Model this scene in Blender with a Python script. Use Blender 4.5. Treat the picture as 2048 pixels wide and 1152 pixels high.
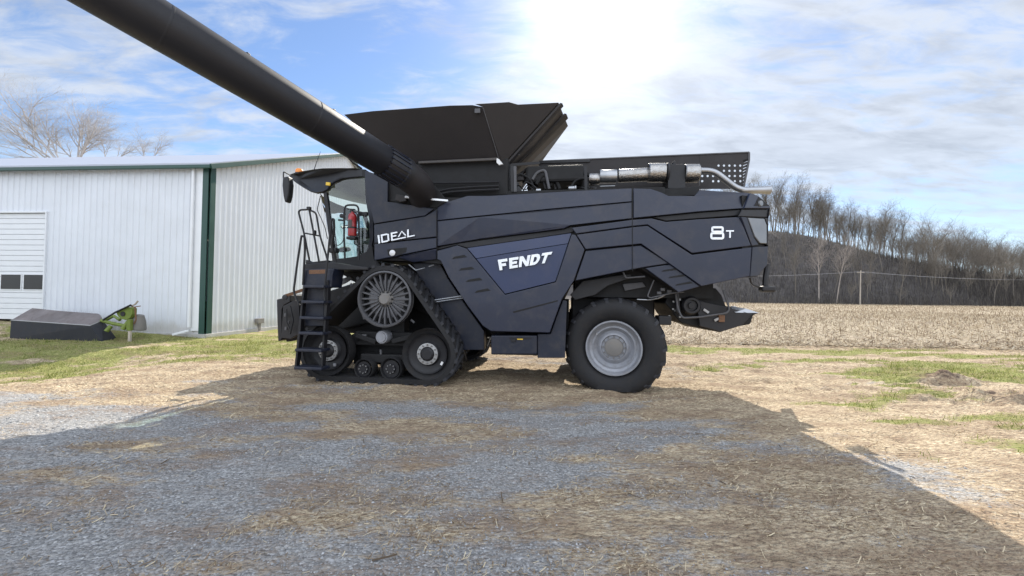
import bpy, bmesh, math, random
import numpy as np
from mathutils import Vector, Matrix
R = math.radians
random.seed(7); rng = np.random.default_rng(7)
for o in list(bpy.data.objects): bpy.data.objects.remove(o)
scene = bpy.context.scene
col = scene.collection

# ------------------------------------------------------------------ camera
F, CX, CY, H = 770.0, 1024.0, 576.0, 1.6
pitch = math.atan(16.0/F); roll = 0.013
fwd = Vector((0, math.cos(pitch), math.sin(pitch)))
r0 = Vector((1, 0, 0)); u0 = Vector((0, -math.sin(pitch), math.cos(pitch)))
right = r0*math.cos(roll) + u0*math.sin(roll)
up = -r0*math.sin(roll) + u0*math.cos(roll)
cam_pos = Vector((0, 0, H))
cd = bpy.data.cameras.new('camera'); cam = bpy.data.objects.new('camera', cd); col.objects.link(cam)
cd.sensor_width = 36.0; cd.lens = F/2048*36.0; cd.clip_start = 0.05; cd.clip_end = 3000
m = Matrix((right, up, -fwd)).transposed().to_4x4(); m.translation = cam_pos
cam.matrix_world = m
scene.camera = cam

def ray(px, py):
    return fwd + right*((px-CX)/F) + up*((CY-py)/F)
def G(px, py, z=0.0):
    d = ray(px, py); t = (z-H)/d.z
    return cam_pos + d*t
def at_depth(px, py, Y):
    d = ray(px, py); return cam_pos + d*(Y/d.y)

# ------------------------------------------------------------------ sun + sky
sun_dir = ray(1205, 18).normalized()
SUN_EL = math.asin(sun_dir.z); SUN_AZ = math.atan2(sun_dir.x, sun_dir.y)
sl = bpy.data.lights.new('sun', 'SUN'); sl.energy = 5.0; sl.angle = R(0.55); sl.color = (1.0, 0.93, 0.82)
so = bpy.data.objects.new('sun', sl); col.objects.link(so)
so.rotation_euler = sun_dir.to_track_quat('Z', 'Y').to_euler(); so.location = (0, 20, 30)
world = bpy.data.worlds.new('World'); scene.world = world; world.use_nodes = True
wn = world.node_tree; wn.nodes.clear()
def N(t, typ, **kw):
    n = t.nodes.new(typ)
    for k, v in kw.items(): setattr(n, k, v)
    return n
def math_(t, op, a, b=None, c=None, clamp=False):
    n = t.nodes.new('ShaderNodeMath'); n.operation = op; n.use_clamp = clamp
    for i, v in enumerate((a, b, c)):
        if v is None: continue
        if isinstance(v, (int, float)): n.inputs[i].default_value = v
        else: t.links.new(v, n.inputs[i])
    return n.outputs[0]
def vmath(t, op, a, b=None):
    n = t.nodes.new('ShaderNodeVectorMath'); n.operation = op
    for i, v in enumerate((a, b)):
        if v is None: continue
        if isinstance(v, (tuple, list, Vector)): n.inputs[i].default_value = tuple(v)
        else: t.links.new(v, n.inputs[i])
    return n
def ramp(t, fac, stops, interp='LINEAR'):
    n = t.nodes.new('ShaderNodeValToRGB'); n.color_ramp.interpolation = interp
    e = n.color_ramp.elements
    while len(e) < len(stops): e.new(0.5)
    for k, (p, c) in enumerate(stops):
        e[k].position = p; e[k].color = (*c, 1) if len(c) == 3 else c
    t.links.new(fac, n.inputs[0]); return n.outputs[0]
def mixc(t, fac, a, b, mode='MIX'):
    n = t.nodes.new('ShaderNodeMix'); n.data_type = 'RGBA'; n.blend_type = mode
    if isinstance(fac, (int, float)): n.inputs[0].default_value = fac
    else: t.links.new(fac, n.inputs[0])
    for i, v in ((6, a), (7, b)):
        if isinstance(v, (tuple, list)): n.inputs[i].default_value = (*v, 1) if len(v) == 3 else v
        else: t.links.new(v, n.inputs[i])
    return n.outputs[2]
def noise(t, vec, scale, detail=4, rough=0.55, dist=0.0):
    n = t.nodes.new('ShaderNodeTexNoise'); n.inputs['Scale'].default_value = scale
    n.inputs['Detail'].default_value = detail; n.inputs['Roughness'].default_value = rough
    n.inputs['Distortion'].default_value = dist
    if vec is not None: t.links.new(vec, n.inputs['Vector'])
    return n.outputs['Fac']
def smooth(t, v, lo, hi, a=0.0, b=1.0):
    n = t.nodes.new('ShaderNodeMapRange'); n.interpolation_type = 'SMOOTHSTEP'
    for i, x in enumerate((v, lo, hi, a, b)):
        if isinstance(x, (int, float)): n.inputs[i].default_value = x
        else: t.links.new(x, n.inputs[i])
    return n.outputs[0]

def build_world():
    t = wn
    out = N(t, 'ShaderNodeOutputWorld'); bg = N(t, 'ShaderNodeBackground')
    sky = N(t, 'ShaderNodeTexSky', sky_type='NISHITA'); sky.sun_disc = False
    sky.sun_elevation = SUN_EL; sky.sun_rotation = SUN_AZ
    sky.air_density = 1.0; sky.dust_density = 0.2; sky.ozone_density = 1.5; sky.altitude = 200
    tc = N(t, 'ShaderNodeTexCoord'); d = vmath(t, 'NORMALIZE', tc.outputs['Generated']).outputs[0]
    s = N(t, 'ShaderNodeSeparateXYZ'); t.links.new(d, s.inputs[0])
    z = math_(t, 'MAXIMUM', s.outputs[2], 0.0)
    den = math_(t, 'ADD', z, 0.16)
    cx = math_(t, 'DIVIDE', s.outputs[0], den); cy = math_(t, 'DIVIDE', s.outputs[1], den)
    cv = N(t, 'ShaderNodeCombineXYZ'); t.links.new(cx, cv.inputs[0]); t.links.new(cy, cv.inputs[1])
    # angle to sun
    dt = vmath(t, 'DOT_PRODUCT', d, tuple(sun_dir)).outputs['Value']
    dtc = math_(t, 'MAXIMUM', dt, 0.0)
    g1 = math_(t, 'POWER', dtc, 150.0); g2 = math_(t, 'POWER', dtc, 28.0); g3 = math_(t, 'POWER', dtc, 5.0)
    # clouds: streaky altocumulus (fine cells) over soft large banks
    mp = N(t, 'ShaderNodeMapping'); t.links.new(cv.outputs[0], mp.inputs[0])
    mp.inputs['Scale'].default_value = (0.8, 2.0, 1.0); mp.inputs['Rotation'].default_value = (0, 0, R(12)); mp.inputs['Location'].default_value = (3.1, 1.7, 0)
    big = noise(t, mp.outputs[0], 0.9, 6, 0.55, 0.7)
    mp2 = N(t, 'ShaderNodeMapping'); t.links.new(cv.outputs[0], mp2.inputs[0])
    mp2.inputs['Scale'].default_value = (0.7, 1.7, 1.0); mp2.inputs['Rotation'].default_value = (0, 0, R(-16))
    fine = noise(t, mp2.outputs[0], 6.5, 9, 0.62, 0.5)
    back = smooth(t, s.outputs[1], 0.25, -0.35)  # extra cloud cover added behind the camera, out of frame, to light shaded sides
    # more cover to the right, ahead, clearer up-left
    side = math_(t, 'MULTIPLY', smooth(t, s.outputs[0], -0.45, 0.25), smooth(t, z, 0.14, 0.32, -0.06, 0.19))
    lowb = smooth(t, z, 0.52, 0.20, -0.04, 0.10)
    cov = math_(t, 'ADD', math_(t, 'ADD', big, side), math_(t, 'ADD', lowb, math_(t, 'MULTIPLY', g3, 0.19)))
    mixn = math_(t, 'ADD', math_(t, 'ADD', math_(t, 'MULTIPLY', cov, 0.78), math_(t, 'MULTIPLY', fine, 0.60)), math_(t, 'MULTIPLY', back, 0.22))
    mask = smooth(t, mixn, 0.63, 0.95)
    # horizon haze
    hz = smooth(t, z, 0.34, 0.0)
    skyc = t.nodes.new('ShaderNodeVectorMath'); skyc.operation = 'MULTIPLY'
    t.links.new(sky.outputs[0], skyc.inputs[0]); skyc.inputs[1].default_value = (0.108, 0.114, 0.125)
    # cloud radiance rises towards the sun (forward scattering)
    tex = noise(t, mp2.outputs[0], 4.0, 8, 0.6, 0.4)
    cl = math_(t, 'ADD', smooth(t, tex, 0.30, 0.62, 0.42, 0.57), math_(t, 'ADD', math_(t, 'MULTIPLY', g3, 0.05), math_(t, 'MULTIPLY', g2, 0.10)))
    cl = math_(t, 'ADD', cl, math_(t, 'MULTIPLY', back, 0.95))  # added brightness of the unseen rear clouds, fill for the shaded sides
    thick = smooth(t, mixn, 0.86, 1.1)
    cl = math_(t, 'MULTIPLY', cl, math_(t, 'SUBTRACT', 1.0, math_(t, 'MULTIPLY', thick, 0.12)))
    cc = t.nodes.new('ShaderNodeVectorMath'); cc.operation = 'SCALE'
    cc.inputs[0].default_value = (0.93, 0.99, 1.08); t.links.new(cl, cc.inputs['Scale'])
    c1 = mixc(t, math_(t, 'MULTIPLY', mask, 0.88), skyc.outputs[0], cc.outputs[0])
    c2 = mixc(t, math_(t, 'MULTIPLY', hz, 0.6), c1, (0.42, 0.52, 0.66))
    gl = math_(t, 'ADD', math_(t, 'MULTIPLY', g1, 0.62), math_(t, 'MULTIPLY', g2, 0.06))
    gc = t.nodes.new('ShaderNodeVectorMath'); gc.operation = 'SCALE'
    gc.inputs[0].default_value = (1.0, 0.97, 0.90); t.links.new(gl, gc.inputs['Scale'])
    fin = vmath(t, 'ADD', c2, gc.outputs[0]).outputs[0]
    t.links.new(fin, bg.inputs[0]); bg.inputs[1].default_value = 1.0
    t.links.new(bg.outputs[0], out.inputs[0])
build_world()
vs = scene.view_settings; scene.display_settings.display_device = 'sRGB'
vs.view_transform = 'Standard'; vs.look = 'None'; vs.gamma = 1.0; vs.exposure = 0.58; vs.use_curve_mapping = False
scene.cycles.max_bounces = 8; scene.cycles.transparent_max_bounces = 12; scene.cycles.glossy_bounces = 3; scene.cycles.diffuse_bounces = 3
scene.cycles.sample_clamp_indirect = 5.0; scene.cycles.caustics_reflective = False; scene.cycles.caustics_refractive = False

# ------------------------------------------------------------------ materials
MATS = {}
def new_mat(name):
    mt = bpy.data.materials.new(name); mt.use_nodes = True; MATS[name] = mt
    t = mt.node_tree; b = t.nodes['Principled BSDF']; return mt, t, b
def coords(t, kind='Object'):
    return N(t, 'ShaderNodeTexCoord').outputs[kind]
def paint(name, c, rough=0.4, metal=0.0, coat=0.0, vary=0.12, dust=0.0, dustc=(0.22, 0.18, 0.13), nscale=3.0, bump=0.0, bscale=60):
    mt, t, b = new_mat(name); v = coords(t)
    n1 = noise(t, v, nscale, 6, 0.6)
    c1 = tuple(x*(1-vary) for x in c); c2 = tuple(min(1, x*(1+vary)) for x in c)
    base = ramp(t, n1, [(0.3, c1), (0.7, c2)])
    if dust > 0:
        n2 = noise(t, v, nscale*2.3, 8, 0.68, 0.3)
        f = smooth(t, n2, 0.42, 0.75, 0.0, dust)
        base = mixc(t, f, base, dustc)
        rr = math_(t, 'MULTIPLY_ADD', n2, 0.35, rough-0.15, clamp=True); t.links.new(rr, b.inputs['Roughness'])
    else:
        rr = math_(t, 'MULTIPLY_ADD', n1, 0.2, rough-0.1, clamp=True); t.links.new(rr, b.inputs['Roughness'])
    t.links.new(base, b.inputs['Base Color']); b.inputs['Metallic'].default_value = metal
    b.inputs['Coat Weight'].default_value = coat
    if bump > 0:
        bn = N(t, 'ShaderNodeBump'); bn.inputs['Strength'].default_value = bump; bn.inputs['Distance'].default_value = 0.01
        t.links.new(noise(t, v, bscale, 4), bn.inputs['Height']); t.links.new(bn.outputs[0], b.inputs['Normal'])
    return mt
M_panel = paint('graphite_paint', (0.0115, 0.0165, 0.038), 0.38, coat=0.15, dust=0.10, nscale=1.6)
M_panel2 = paint('graphite_satin', (0.0105, 0.0145, 0.030), 0.46, dust=0.14, nscale=2.2)
M_blue = paint('deep_blue_paint', (0.012, 0.024, 0.080), 0.34, coat=0.25, dust=0.06, nscale=1.4)
M_black = paint('black_steel', (0.011, 0.011, 0.014), 0.5, dust=0.22, dustc=(0.045, 0.038, 0.032), nscale=4)
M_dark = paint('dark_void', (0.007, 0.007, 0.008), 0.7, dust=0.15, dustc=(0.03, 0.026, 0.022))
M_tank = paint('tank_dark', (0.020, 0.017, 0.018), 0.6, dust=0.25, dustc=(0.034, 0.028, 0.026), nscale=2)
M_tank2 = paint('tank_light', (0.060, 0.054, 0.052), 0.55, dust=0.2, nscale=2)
M_rubber = paint('rubber', (0.013, 0.013, 0.015), 0.75, dust=0.4, dustc=(0.042, 0.036, 0.030), nscale=3, bump=0.3, bscale=40)
M_auger = paint('auger_black', (0.010, 0.010, 0.014), 0.5, dust=0.12, dustc=(0.03, 0.026, 0.026), nscale=5)
M_lug = paint('rubber_lug', (0.024, 0.025, 0.031), 0.65, dust=0.3, dustc=(0.055, 0.049, 0.043), nscale=5)
M_rim = paint('rim_grey', (0.30, 0.31, 0.34), 0.45, metal=0.3, dust=0.4, dustc=(0.16, 0.14, 0.12), nscale=4)
M_sprocket = paint('cast_grey', (0.10, 0.10, 0.108), 0.55, metal=0.2, dust=0.35, dustc=(0.07, 0.062, 0.055))
M_castl = paint('cast_light', (0.20, 0.20, 0.21), 0.5, metal=0.2, dust=0.35, dustc=(0.11, 0.10, 0.09))
M_bolt = paint('bolt_metal', (0.42, 0.42, 0.42), 0.4, metal=0.5, dust=0.3)
M_silver = paint('foil_metal', (0.40, 0.39, 0.38), 0.26, metal=1.0, dust=0.35, nscale=8, bump=0.9, bscale=38)
M_steel = paint('bright_steel', (0.40, 0.41, 0.43), 0.36, metal=0.9, nscale=5)
M_chrome = paint('chrome_letters', (0.85, 0.86, 0.88), 0.22, metal=0.35, nscale=9)
M_white = paint('white_plastic', (0.78, 0.78, 0.78), 0.4)
M_orange = paint('amber_plastic', (0.85, 0.28, 0.04), 0.25)
M_yellow = paint('yellow_label', (0.75, 0.50, 0.05), 0.5)
M_red = paint('red_enamel', (0.33, 0.018, 0.022), 0.3, coat=0.4)
M_seat = paint('seat_grey', (0.09, 0.09, 0.095), 0.8)
M_lens = paint('grey_lens', (0.13, 0.14, 0.155), 0.18, coat=0.7)
M_rust = paint('worn_orange', (0.20, 0.10, 0.05), 0.7, dust=0.6, dustc=(0.04, 0.04, 0.045), nscale=14)
M_green = paint('green_trim', (0.016, 0.060, 0.048), 0.4, nscale=2)
M_siding = paint('white_siding', (0.68, 0.71, 0.76), 0.45, vary=0.04, nscale=0.7, dust=0.10, dustc=(0.5, 0.5, 0.48))
def siding_stain():
    t = M_siding.node_tree; b = t.nodes['Principled BSDF']; src = b.inputs['Base Color'].links[0].from_socket
    s = N(t, 'ShaderNodeSeparateXYZ'); v = coords(t); t.links.new(v, s.inputs[0])
    hgt = smooth(t, math_(t, 'MULTIPLY_ADD', noise(t, v, 2.2, 7, 0.7), -0.7, math_(t, 'ADD', s.outputs[2], 0.1)), 0.0, 0.42, 0.45, 0.0)
    t.links.new(mixc(t, hgt, src, (0.40, 0.36, 0.30)), b.inputs['Base Color'])
    mp = N(t, 'ShaderNodeMapping'); t.links.new(v, mp.inputs[0]); mp.inputs['Scale'].default_value = (1, 1, 0.35)
    bn = N(t, 'ShaderNodeBump'); bn.inputs['Strength'].default_value = 0.5; bn.inputs['Distance'].default_value = 0.05
    t.links.new(noise(t, mp.outputs[0], 1.6, 3), bn.inputs['Height']); t.links.new(bn.outputs[0], b.inputs['Normal'])
siding_stain()
M_roof = paint('roof_metal', (0.42, 0.44, 0.50), 0.4, vary=0.04)
M_door = paint('door_white', (0.74, 0.76, 0.79), 0.45, vary=0.03)
M_conc = paint('concrete', (0.42, 0.41, 0.39), 0.85, vary=0.15, nscale=5, bump=0.3)
M_limes = paint('lime_paint', (0.15, 0.21, 0.03), 0.6, dust=0.7, dustc=(0.14, 0.13, 0.05), nscale=9)
M_cover = paint('mower_cover_top', (0.17, 0.15, 0.15), 0.7, vary=0.35, nscale=1.4, dust=0.7, dustc=(0.10, 0.075, 0.068))
M_skirt = paint('mower_skirt', (0.014, 0.016, 0.024), 0.6, dust=0.1)
M_greyp = paint('grey_plastic', (0.20, 0.19, 0.18), 0.6, dust=0.3)
M_pole = paint('weathered_pole', (0.42, 0.37, 0.31), 0.9, vary=0.2, nscale=1)
M_wire = paint('wire_grey', (0.35, 0.35, 0.36), 0.5)
M_blind = paint('blind_fabric', (0.10, 0.12, 0.125), 0.8)
M_glassdark = paint('door_glass', (0.012, 0.012, 0.012), 0.35)

def glass(name, tint, refl=0.12):
    mt, t, b = new_mat(name); t.nodes.remove(b); out = t.nodes['Material Output']
    tr = N(t, 'ShaderNodeBsdfTransparent'); tr.inputs[0].default_value = (*tint, 1)
    gl = N(t, 'ShaderNodeBsdfGlossy'); gl.inputs['Roughness'].default_value = 0.03
    fr = N(t, 'ShaderNodeFresnel'); fr.inputs[0].default_value = 1.5
    f = math_(t, 'ADD', fr.outputs[0], refl*0.5)
    mx = N(t, 'ShaderNodeMixShader'); t.links.new(f, mx.inputs[0]); t.links.new(tr.outputs[0], mx.inputs[1]); t.links.new(gl.outputs[0], mx.inputs[2])
    t.links.new(mx.outputs[0], out.inputs[0]); return mt
M_glass = glass('green_cab_glass', (0.82, 0.97, 0.92))

def island_mat(name, stops, rough=0.9, trans=0.0):
    mt, t, b = new_mat(name); g = N(t, 'ShaderNodeNewGeometry')
    c = ramp(t, g.outputs['Random Per Island'], stops)
    t.links.new(c, b.inputs['Base Color']); b.inputs['Roughness'].default_value = rough
    b.inputs['Specular IOR Level'].default_value = 0.25
    if trans > 0:
        out = t.nodes['Material Output']; tl = N(t, 'ShaderNodeBsdfTranslucent'); t.links.new(c, tl.inputs[0])
        mx = N(t, 'ShaderNodeMixShader'); mx.inputs[0].default_value = trans
        t.links.new(b.outputs[0], mx.inputs[1]); t.links.new(tl.outputs[0], mx.inputs[2]); t.links.new(mx.outputs[0], out.inputs[0])
    return mt
M_stone = island_mat('gravel_stones', [(0, (0.20, 0.20, 0.20)), (0.5, (0.30, 0.30, 0.302)), (0.93, (0.42, 0.42, 0.42)), (1, (0.55, 0.55, 0.55))])
M_straw = island_mat('straw_bits', [(0, (0.18, 0.12, 0.07)), (0.35, (0.34, 0.25, 0.16)), (0.75, (0.55, 0.45, 0.32)), (1, (0.80, 0.69, 0.48))], trans=0.25)
M_grassb = island_mat('grass_blades', [(0, (0.10, 0.12, 0.03)), (0.35, (0.17, 0.21, 0.05)), (0.65, (0.32, 0.33, 0.10)), (1, (0.52, 0.45, 0.25))], trans=0.35)
M_stalk = island_mat('corn_stalks', [(0, (0.13, 0.095, 0.065)), (0.5, (0.30, 0.24, 0.17)), (1, (0.66, 0.59, 0.46))], trans=0.3)
M_brush = island_mat('brush_twigs', [(0, (0.060, 0.053, 0.053)), (0.6, (0.095, 0.085, 0.076)), (1, (0.18, 0.16, 0.13))])
M_bark = paint('bark', (0.20, 0.175, 0.145), 0.9, vary=0.25, nscale=1.5)
M_bark_pale = paint('bark_pale', (0.38, 0.33, 0.29), 0.9, vary=0.25, nscale=1.5)
M_bark_glow = paint('bark_glow_tint', (0.40, 0.38, 0.38), 0.9, vary=0.25, nscale=1.5)  # pale tint puts the bright sky glow into the bark colour

# ------------------------------------------------------------------ object helpers
def tag(o, label=None, cat=None, group=None, kind=None):
    if label: o['label'] = label
    if cat: o['category'] = cat
    if group: o['group'] = group
    if kind: o['kind'] = kind
    return o
def empty(name, label=None, cat=None, group=None, loc=(0, 0, 0), rz=0.0):
    o = bpy.data.objects.new(name, None); col.objects.link(o); o.location = loc; o.rotation_euler = (0, 0, rz)
    o.empty_display_size = 0.3
    return tag(o, label, cat, group)
class MB:
    def __init__(s): s.v = []; s.f = []
    def add(s, verts, faces):
        k = len(s.v); s.v += [tuple(v) for v in verts]; s.f += [tuple(i+k for i in f) for f in faces]; return s
    def box(s, c, size, rot=None):
        hx, hy, hz = (x/2 for x in size); vs_ = []
        for x in (-hx, hx):
            for y in (-hy, hy):
                for z in (-hz, hz):
                    v = Vector((x, y, z))
                    if rot is not None: v = rot @ v
                    vs_.append(v+Vector(c))
        return s.add(vs_, [(0, 1, 3, 2), (4, 6, 7, 5), (0, 4, 5, 1), (2, 3, 7, 6), (0, 2, 6, 4), (1, 5, 7, 3)])
    def bar(s, a, b, w, h, upv=(0, 0, 1)):
        a = Vector(a); b = Vector(b); d = (b-a); L = d.length
        if L < 1e-6: return s
        x = d.normalized(); y = Vector(upv).cross(x)
        if y.length < 1e-4: y = Vector((0, 1, 0)).cross(x)
        y.normalize(); z = x.cross(y)
        return s.box((a+b)/2, (L, w, h), Matrix((x, y, z)).transposed())
    def tube(s, pts, r, n=8, cap=True, closed=False):
        pts = [Vector(p) for p in pts]; m_ = len(pts)
        rr = r if isinstance(r, (list, tuple)) else [r]*m_
        rings = []; prev = None
        for i, p in enumerate(pts):
            if closed: d = pts[(i+1) % m_]-pts[i-1]
            else: d = pts[min(i+1, m_-1)]-pts[max(i-1, 0)]
            d.normalize()
            if prev is None:
                a = Vector((0, 0, 1)) if abs(d.z) < 0.9 else Vector((1, 0, 0)); x = a.cross(d).normalized()
            else:
                x = (prev-d*prev.dot(d)); x = x.normalized() if x.length > 1e-5 else Vector((1, 0, 0))
            prev = x; y = d.cross(x)
            rings.append([p+(x*math.cos(2*math.pi*k/n)+y*math.sin(2*math.pi*k/n))*rr[i] for k in range(n)])
        vs_ = [v for rg in rings for v in rg]; fs = []
        for i in range(m_ if closed else m_-1):
            j = (i+1) % m_
            for k in range(n):
                fs.append((i*n+k, i*n+(k+1) % n, j*n+(k+1) % n, j*n+k))
        if cap and not closed:
            fs.append(tuple(range(n-1, -1, -1))); fs.append(tuple((m_-1)*n+k for k in range(n)))
        return s.add(vs_, fs)
    def lathe(s, c, axis, prof, n=32, a0=0.0, cap=True):
        """prof: list of (radius, along axis)"""
        c = Vector(c); ax = Vector(axis).normalized(); t_ = Vector((0, 0, 1)) if abs(ax.z) < 0.9 else Vector((1, 0, 0))
        x = t_.cross(ax).normalized(); y = ax.cross(x); vs_ = []; fs = []
        for r_, h_ in prof:
            for k in range(n):
                a = a0+2*math.pi*k/n; vs_.append(c+ax*h_+(x*math.cos(a)+y*math.sin(a))*r_)
        for i in range(len(prof)-1):
            for k in range(n): fs.append((i*n+k, (i+1)*n+k, (i+1)*n+(k+1) % n, i*n+(k+1) % n))
        if cap and prof[0][0] > 1e-4: fs.append(tuple(range(n)))
        if cap and prof[-1][0] > 1e-4: fs.append(tuple((len(prof)-1)*n+k for k in range(n-1, -1, -1)))
        return s.add(vs_, fs)
    def build(s, name, mat, parent=None, smooth_=False, bev=0.0, loc=None, seg=2):
        me = bpy.data.meshes.new(name); me.from_pydata(s.v, [], s.f)
        bm = bmesh.new(); bm.from_mesh(me)
        bmesh.ops.recalc_face_normals(bm, faces=bm.faces); bm.to_mesh(me); bm.free()
        me.materials.append(mat)
        if smooth_:
            me.polygons.foreach_set('use_smooth', [True]*len(me.polygons))
            me.set_sharp_from_angle(angle=R(38))
        o = bpy.data.objects.new(name, me); col.objects.link(o)
        if parent is not None: o.parent = parent
        if loc is not None: o.location = loc
        if bev > 0:
            b = o.modifiers.new('bevel', 'BEVEL'); b.width = bev; b.segments = seg; b.limit_method = 'ANGLE'; b.angle_limit = R(35)
        return o
def np_mesh(name, V, Fq, mat, parent=None, smooth_=False):
    """V (n,3), Fq (m,k) uniform polygons"""
    me = bpy.data.meshes.new(name); n, (mm, k) = len(V), Fq.shape
    me.vertices.add(n); me.vertices.foreach_set('co', np.ascontiguousarray(V, np.float32).ravel())
    me.loops.add(mm*k); me.loops.foreach_set('vertex_index', np.ascontiguousarray(Fq, np.int32).ravel())
    me.polygons.add(mm); me.polygons.foreach_set('loop_start', np.arange(0, mm*k, k, dtype=np.int32))
    me.polygons.foreach_set('loop_total', np.full(mm, k, np.int32))
    if smooth_: me.polygons.foreach_set('use_smooth', np.ones(mm, bool))
    me.update(calc_edges=True); me.validate(); me.materials.append(mat)
    o = bpy.data.objects.new(name, me); col.objects.link(o)
    if parent is not None: o.parent = parent
    return o
# value noise in numpy
_perm = rng.permutation(512)
_val = rng.random(512)
def vnoise(x, y):
    xi = np.floor(x).astype(int); yi = np.floor(y).astype(int); fx = x-xi; fy = y-yi
    fx = fx*fx*(3-2*fx); fy = fy*fy*(3-2*fy)
    def h(a, b): return _val[(_perm[(a & 511)]+b*57) & 511]
    return (h(xi, yi)*(1-fx)+h(xi+1, yi)*fx)*(1-fy)+(h(xi, yi+1)*(1-fx)+h(xi+1, yi+1)*fx)*fy
def fbm(x, y, o=4):
    s = 0; a = 0.5; t = 0
    for k in range(o): s = s+a*vnoise(x*2**k+17.3*k, y*2**k+5.1*k); t += a; a *= 0.5
    return s/t
def sstep(a, b, x):
    t = np.clip((x-a)/(b-a), 0, 1); return t*t*(3-2*t)
# ================================================================== SETTING
def gz(x, y):
    """ground height"""
    x = np.asarray(x, float); y = np.asarray(y, float)
    rise = 0.055*np.clip(-x-10.5, 0, 14)*sstep(12.4, 13.5, y)
    flat = sstep(2.0, 6.0, np.abs(y-7.5)+np.maximum(0, np.abs(x)-4.2)*0.8)
    b = (fbm(x*0.9+3, y*0.9, 3)-0.5)*0.045*flat*sstep(1.0, 4.0, np.hypot(x, y))
    b = b+(fbm(x*3.1, y*4.2, 3)-0.5)*0.030+(fbm(x*6.3+5, y*9.1, 3)-0.5)*(0.045+0.035*sstep(5.0, 7.0, y))*sstep(2.0, 5.0, np.hypot(x, y))
    # churned ruts at right
    rut = np.exp(-(((x-8.6)/0.8)**2+((y-7.7)/0.3)**2))+np.exp(-(((x-8.1)/1.1)**2+((y-6.35)/0.42)**2))
    b = b+rut*(fbm(x*2.2, y*7.0, 3)-0.36)*0.55+sstep(3.2, 5.0, x)*sstep(5, 6.5, y)*sstep(12, 10, y)*(fbm(x*1.2+3, y*4.5+2*x*0.1, 4)-0.5)*0.10
    dip = -0.30*sstep(-6.5, -11.0, x)*np.exp(-((y-8.3)/1.9)**4)
    return rise+b+dip
def road_masks(x, y):
    w = fbm(x*0.30+9+y*0.1, y*0.85+2, 4); w2 = fbm(x*0.75+1, y*2.4+7-x*0.3, 5)
    # gravel: yard near the camera, fading to straw at right and beyond 6 m
    gv = sstep(6.6, 4.6, y+0.14*np.maximum(x, 0)*2.2+0.10*np.minimum(x+4, 0))
    gv = gv*(1-0.50*sstep(0.3, 3.2, x+0.25*(3-y)*0.6))
    gv = np.clip(gv*0.86+(w-0.52)*1.7+(w2-0.52)*2.0, 0, 1)
    gv = gv*(1-0.6*sstep(3.2, 4.5, x))
    patch = np.exp(-(((x+1.5)/1.1)**2+((y-5.6)/0.35)**2))+0.8*np.exp(-(((x-0.4)/1.3)**2+((y-5.0)/0.25)**2))
    gv = np.clip(gv+patch*0.7, 0, 1)
    # grass
    gl = sstep(8.2, 9.6, y-0.25*(x+8)*0)*sstep(-3.8, -6.0, x)*sstep(40, 20, y)
    gl = np.maximum(gl, sstep(7.0, 7.8, y)*sstep(-8.0, -9.5, x))
    gr = np.exp(-((y-11.9+0.06*(x-8))/0.85)**2)*sstep(3, 5, x)
    gp0 = sstep(0.50, 0.64, fbm(x*0.55+31, y*1.5+11, 4))*0.75*sstep(3.5, 5.5, x)*sstep(3.4, 4.5, y)*sstep(13, 11, y)
    gp = gp0+np.exp(-(((x-10.5)/3.0)**2+((y-9.1)/0.5)**2))*0.75+np.exp(-(((x-7.6)/2.0)**2+((y-4.6)/0.9)**2))*0.8+np.exp(-(((x-8.0)/2.2)**2+((y-8.3)/0.3)**2))*0.6
    gs = np.clip(np.maximum(np.maximum(gl, gr), gp)+((w2-0.5)*2.6+(w-0.5)*1.5)*np.clip(np.maximum(np.maximum(gl, gr), gp)*3, 0, 1), 0, 1)
    mud = np.clip(0.9*np.exp(-(((x-8.6)/0.7)**2+((y-7.7)/0.28)**2))+0.9*np.exp(-(((x-8.1)/1.0)**2+((y-6.35)/0.38)**2))+(w-0.55)*1.2*sstep(4, 6, x)*sstep(10, 8, y)+(w2-0.5)*0.4*sstep(4, 6, x), 0, 1)*sstep(3, 5, x)
    return gv, gs, mud
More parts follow.
